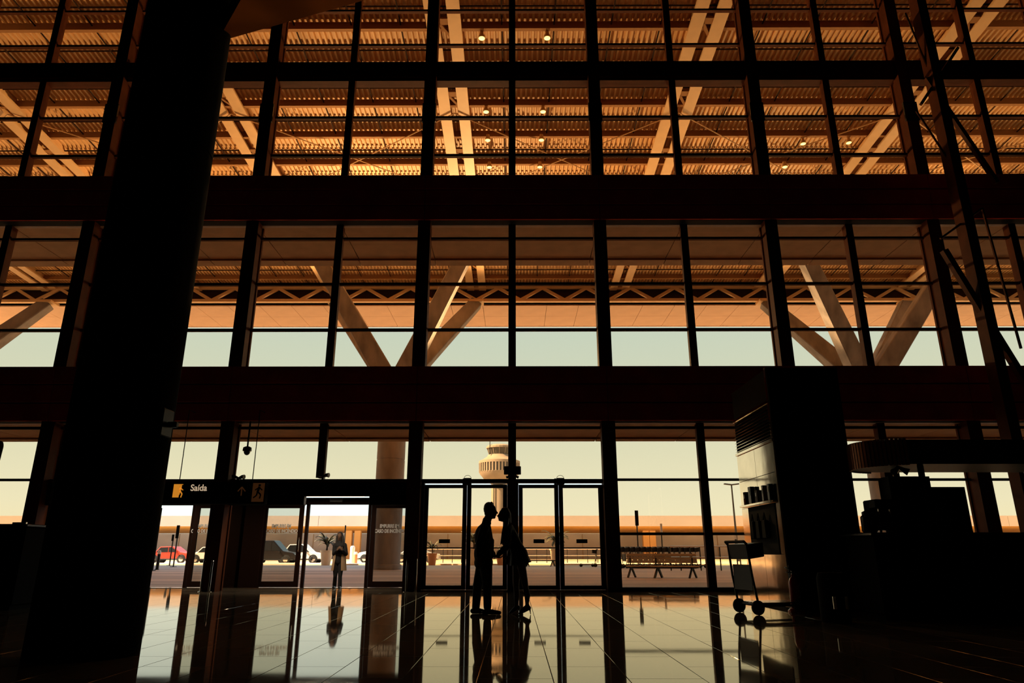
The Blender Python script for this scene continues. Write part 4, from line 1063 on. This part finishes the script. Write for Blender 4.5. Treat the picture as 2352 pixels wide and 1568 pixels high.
MB().tube([(0, 0, 0), (0, 0, a.z)], [.14, .08]).build('pole', M['darkmetal'], lp)
for s in (-1, 1): MB().bar((0, 0, a.z), (s * .85, 0, a.z + .1), .35, .14).build('lamp_head', M['darkmetal'], lp, .02)
def railing(px0_, px1_, y, z1, label, n):
    x0, x1 = at(px0_, 1280, y).x, at(px1_, 1280, y).x; t = empty('railing', ((x0 + x1) / 2, y, 0)); tag(t, label, 'railing'); h = (x1 - x0) / 2
    for z in (z1, z1 * .55): MB().tube([(-h, 0, z), (h, 0, z)], .04).build('rail', M['chrome'], t)
    for k in range(n + 1):
        x = -h + 2 * h * k / n; MB().tube([(x, 0, 0), (x, 0, z1)], .035).build('post', M['darkmetal'], t)
railing(1540, 1700, 40, 1.28, 'metal railing behind the benches near the steel pier', 7)
railing(1425, 1560, 55, 1.05, 'metal railing behind the row of luggage carts', 6)
railing(1186, 1420, 66, 1.25, 'long railing on the road side behind the right hinged doors', 10)
railing(975, 1060, 66, 1.25, 'railing on the road side behind the leftmost hinged door', 4)
def bollard(px_, y, label, m='darkmetal', h=.95, r=.09):
    t = empty('bollard', (at(px_, 1290, y).x, y, 0)); tag(t, label, 'bollard')
    MB().lathe((0, 0, 0), [(r * 1.3, 0), (r * 1.3, .04), (r, .06), (r, h * .8)], 14).build('post', M[m], t, smooth=True)
    MB().lathe((0, 0, h * .8), [(r * 1.05, 0), (r * 1.05, h * .1), (r * .8, h * .18), (r * .3, h * .2)], 14).build('cap', M['white'], t, smooth=True)
bollard(363, 42, 'dark bollard at the edge of the dark column', h=1.1); bollard(816, 60, 'brown bollard right of the woman in the coat', 'terracotta', 1.0, .16)
bollard(808, 61, 'white bollard right of the woman in the coat', 'white', 1.5, .2)
p = at(354, 1230, 40); t = empty('info_board', (p.x, 40, 0)); tag(t, 'tall dark information board at the edge of the dark column', 'sign')
B(-.22, .22, -.06, .06, .05, 3.4).build('panel', M['signblack'], t, .02); B(-.3, .3, -.15, .15, 0, .05).build('base', M['darkmetal'], t); B(-.2, .2, -.066, -.058, 2.2, 2.5).build('header', M['leaf'], t)

# ------------------------------------------------------------------ low building across the road
YF = 86.0
fb = empty('low_building', (0, YF, 0)); tag(fb, 'long low building across the road with peach fascia', 'building')
z0, z1 = zat(1208, YF), zat(1184, YF)
for k in range(-9, 10):
    B(k * 12 + .02, k * 12 + 11.98, 0, .3, z0, z1).build('fascia_panel', M['fascia'], fb)
B(-110, 120, .31, 16, z1 - .3, z1 - .03).build('roof_slab', M['fascia'], fb)
YW = 95.0; zc = zat(1225, YW)
sf = B(-110, 120, .3, YW - YF, 0, .3); sf.v = [(v[0], v[1], v[2] + z0 + .02 + (zc - z0) * (v[1] - .3) / (YW - YF - .3)) for v in sf.v]; sf.build('soffit', M['orange'], fb)
B(-110, 120, YW - YF, YW - YF + .4, 0, zc).build('wall', M['farwall'], fb)
M['orangecol'] = mat('orange column paint', (.80, .52, .22), .6)
for px_ in (801, 821, 1484, 1499, 2080, 2096, 120, 136):
    x = at(px_, 1250, 92).x; B(x - .4, x + .4, 92 - YF - .4, 92 - YF + .4, 0, z0 - .1).build('column', M['orangecol'], fb, .03)
for k in range(-10, 11):
    B(k * 9 - .04, k * 9 + .04, YW - YF - .06, YW - YF, 0, zc - .05).build('wall_joint', M['farground'], fb)
structure('far_walkway', B(-110, 120, 84, YF + 6, -.3, .12), M['paving'], 'sunlit pale pavement before the low building', 'pavement')

# ------------------------------------------------------------------ control tower
YT = 330.0
def Tz(py): return zat(py, YT)
tx = at(1147, 1100, YT).x
tw = empty('control_tower', (tx, YT, 0)); tag(tw, 'pale airport control tower behind the glass doors', 'tower')
k = YT * .975 / F
MB().lathe((0, 0, 0), [(30 * k * .62, 0), (30 * k * .62, Tz(1115))], 32).build('shaft', M['tower'], tw, smooth=True)
for s in (-1, 1): B(s * 12 * k - 1.2 * k, s * 12 * k + 1.2 * k, -19.6 * k, -17 * k, 0, Tz(1110)).build('shaft_strip', M['tower_glass'], tw)
z = Tz
MB().lathe((0, 0, 0), [(19 * k, z(1112)), (36 * k, z(1100)), (46 * k, z(1088)), (47 * k, z(1084))], 40).build('bowl', M['tower'], tw, smooth=True)
MB().lathe((0, 0, 0), [(46 * k, z(1084)), (46.5 * k, z(1065))], 40).build('gallery_glazing', M['tower_glass'], tw)
for i in range(40):
    q = 2 * math.pi * i / 40; c, s_ = math.cos(q), math.sin(q)
    MB().bar((c * 46.8 * k, s_ * 46.8 * k, z(1085)), (c * 47.3 * k, s_ * 47.3 * k, z(1064)), 3.2 * k, 1.5 * k, up=(c, s_, 0)).build('gallery_fin', M['tower'], tw)
MB().lathe((0, 0, 0), [(48 * k, z(1065)), (48 * k, z(1059.5)), (40 * k, z(1056)), (29 * k, z(1049)), (27 * k, z(1045))], 40).build('gallery_roof', M['tower'], tw, smooth=True)
for i in range(12):
    q = 2 * math.pi * i / 12
    MB().bar((24 * k * math.cos(q), 24 * k * math.sin(q), z(1045)), (29.5 * k * math.cos(q), 29.5 * k * math.sin(q), z(1029)), 1.2 * k, 1.2 * k).build('cab_mullion', M['tower'], tw)
MB().lathe((0, 0, 0), [(23.5 * k, z(1046)), (29 * k, z(1029))], 24).build('cab_glazing', M['tower_glass'], tw)
MB().lathe((0, 0, 0), [(31 * k, z(1030)), (31 * k, z(1026)), (27 * k, z(1023)), (22 * k, z(1022))], 24).build('cab_roof', M['tower'], tw)
MB().tube([(-22 * k, -22 * k, z(1046)), (-22 * k, -22 * k, z(1010))], .18, 6).build('antenna', M['darkmetal'], tw)

bpy.data.scenes.remove(TMP)
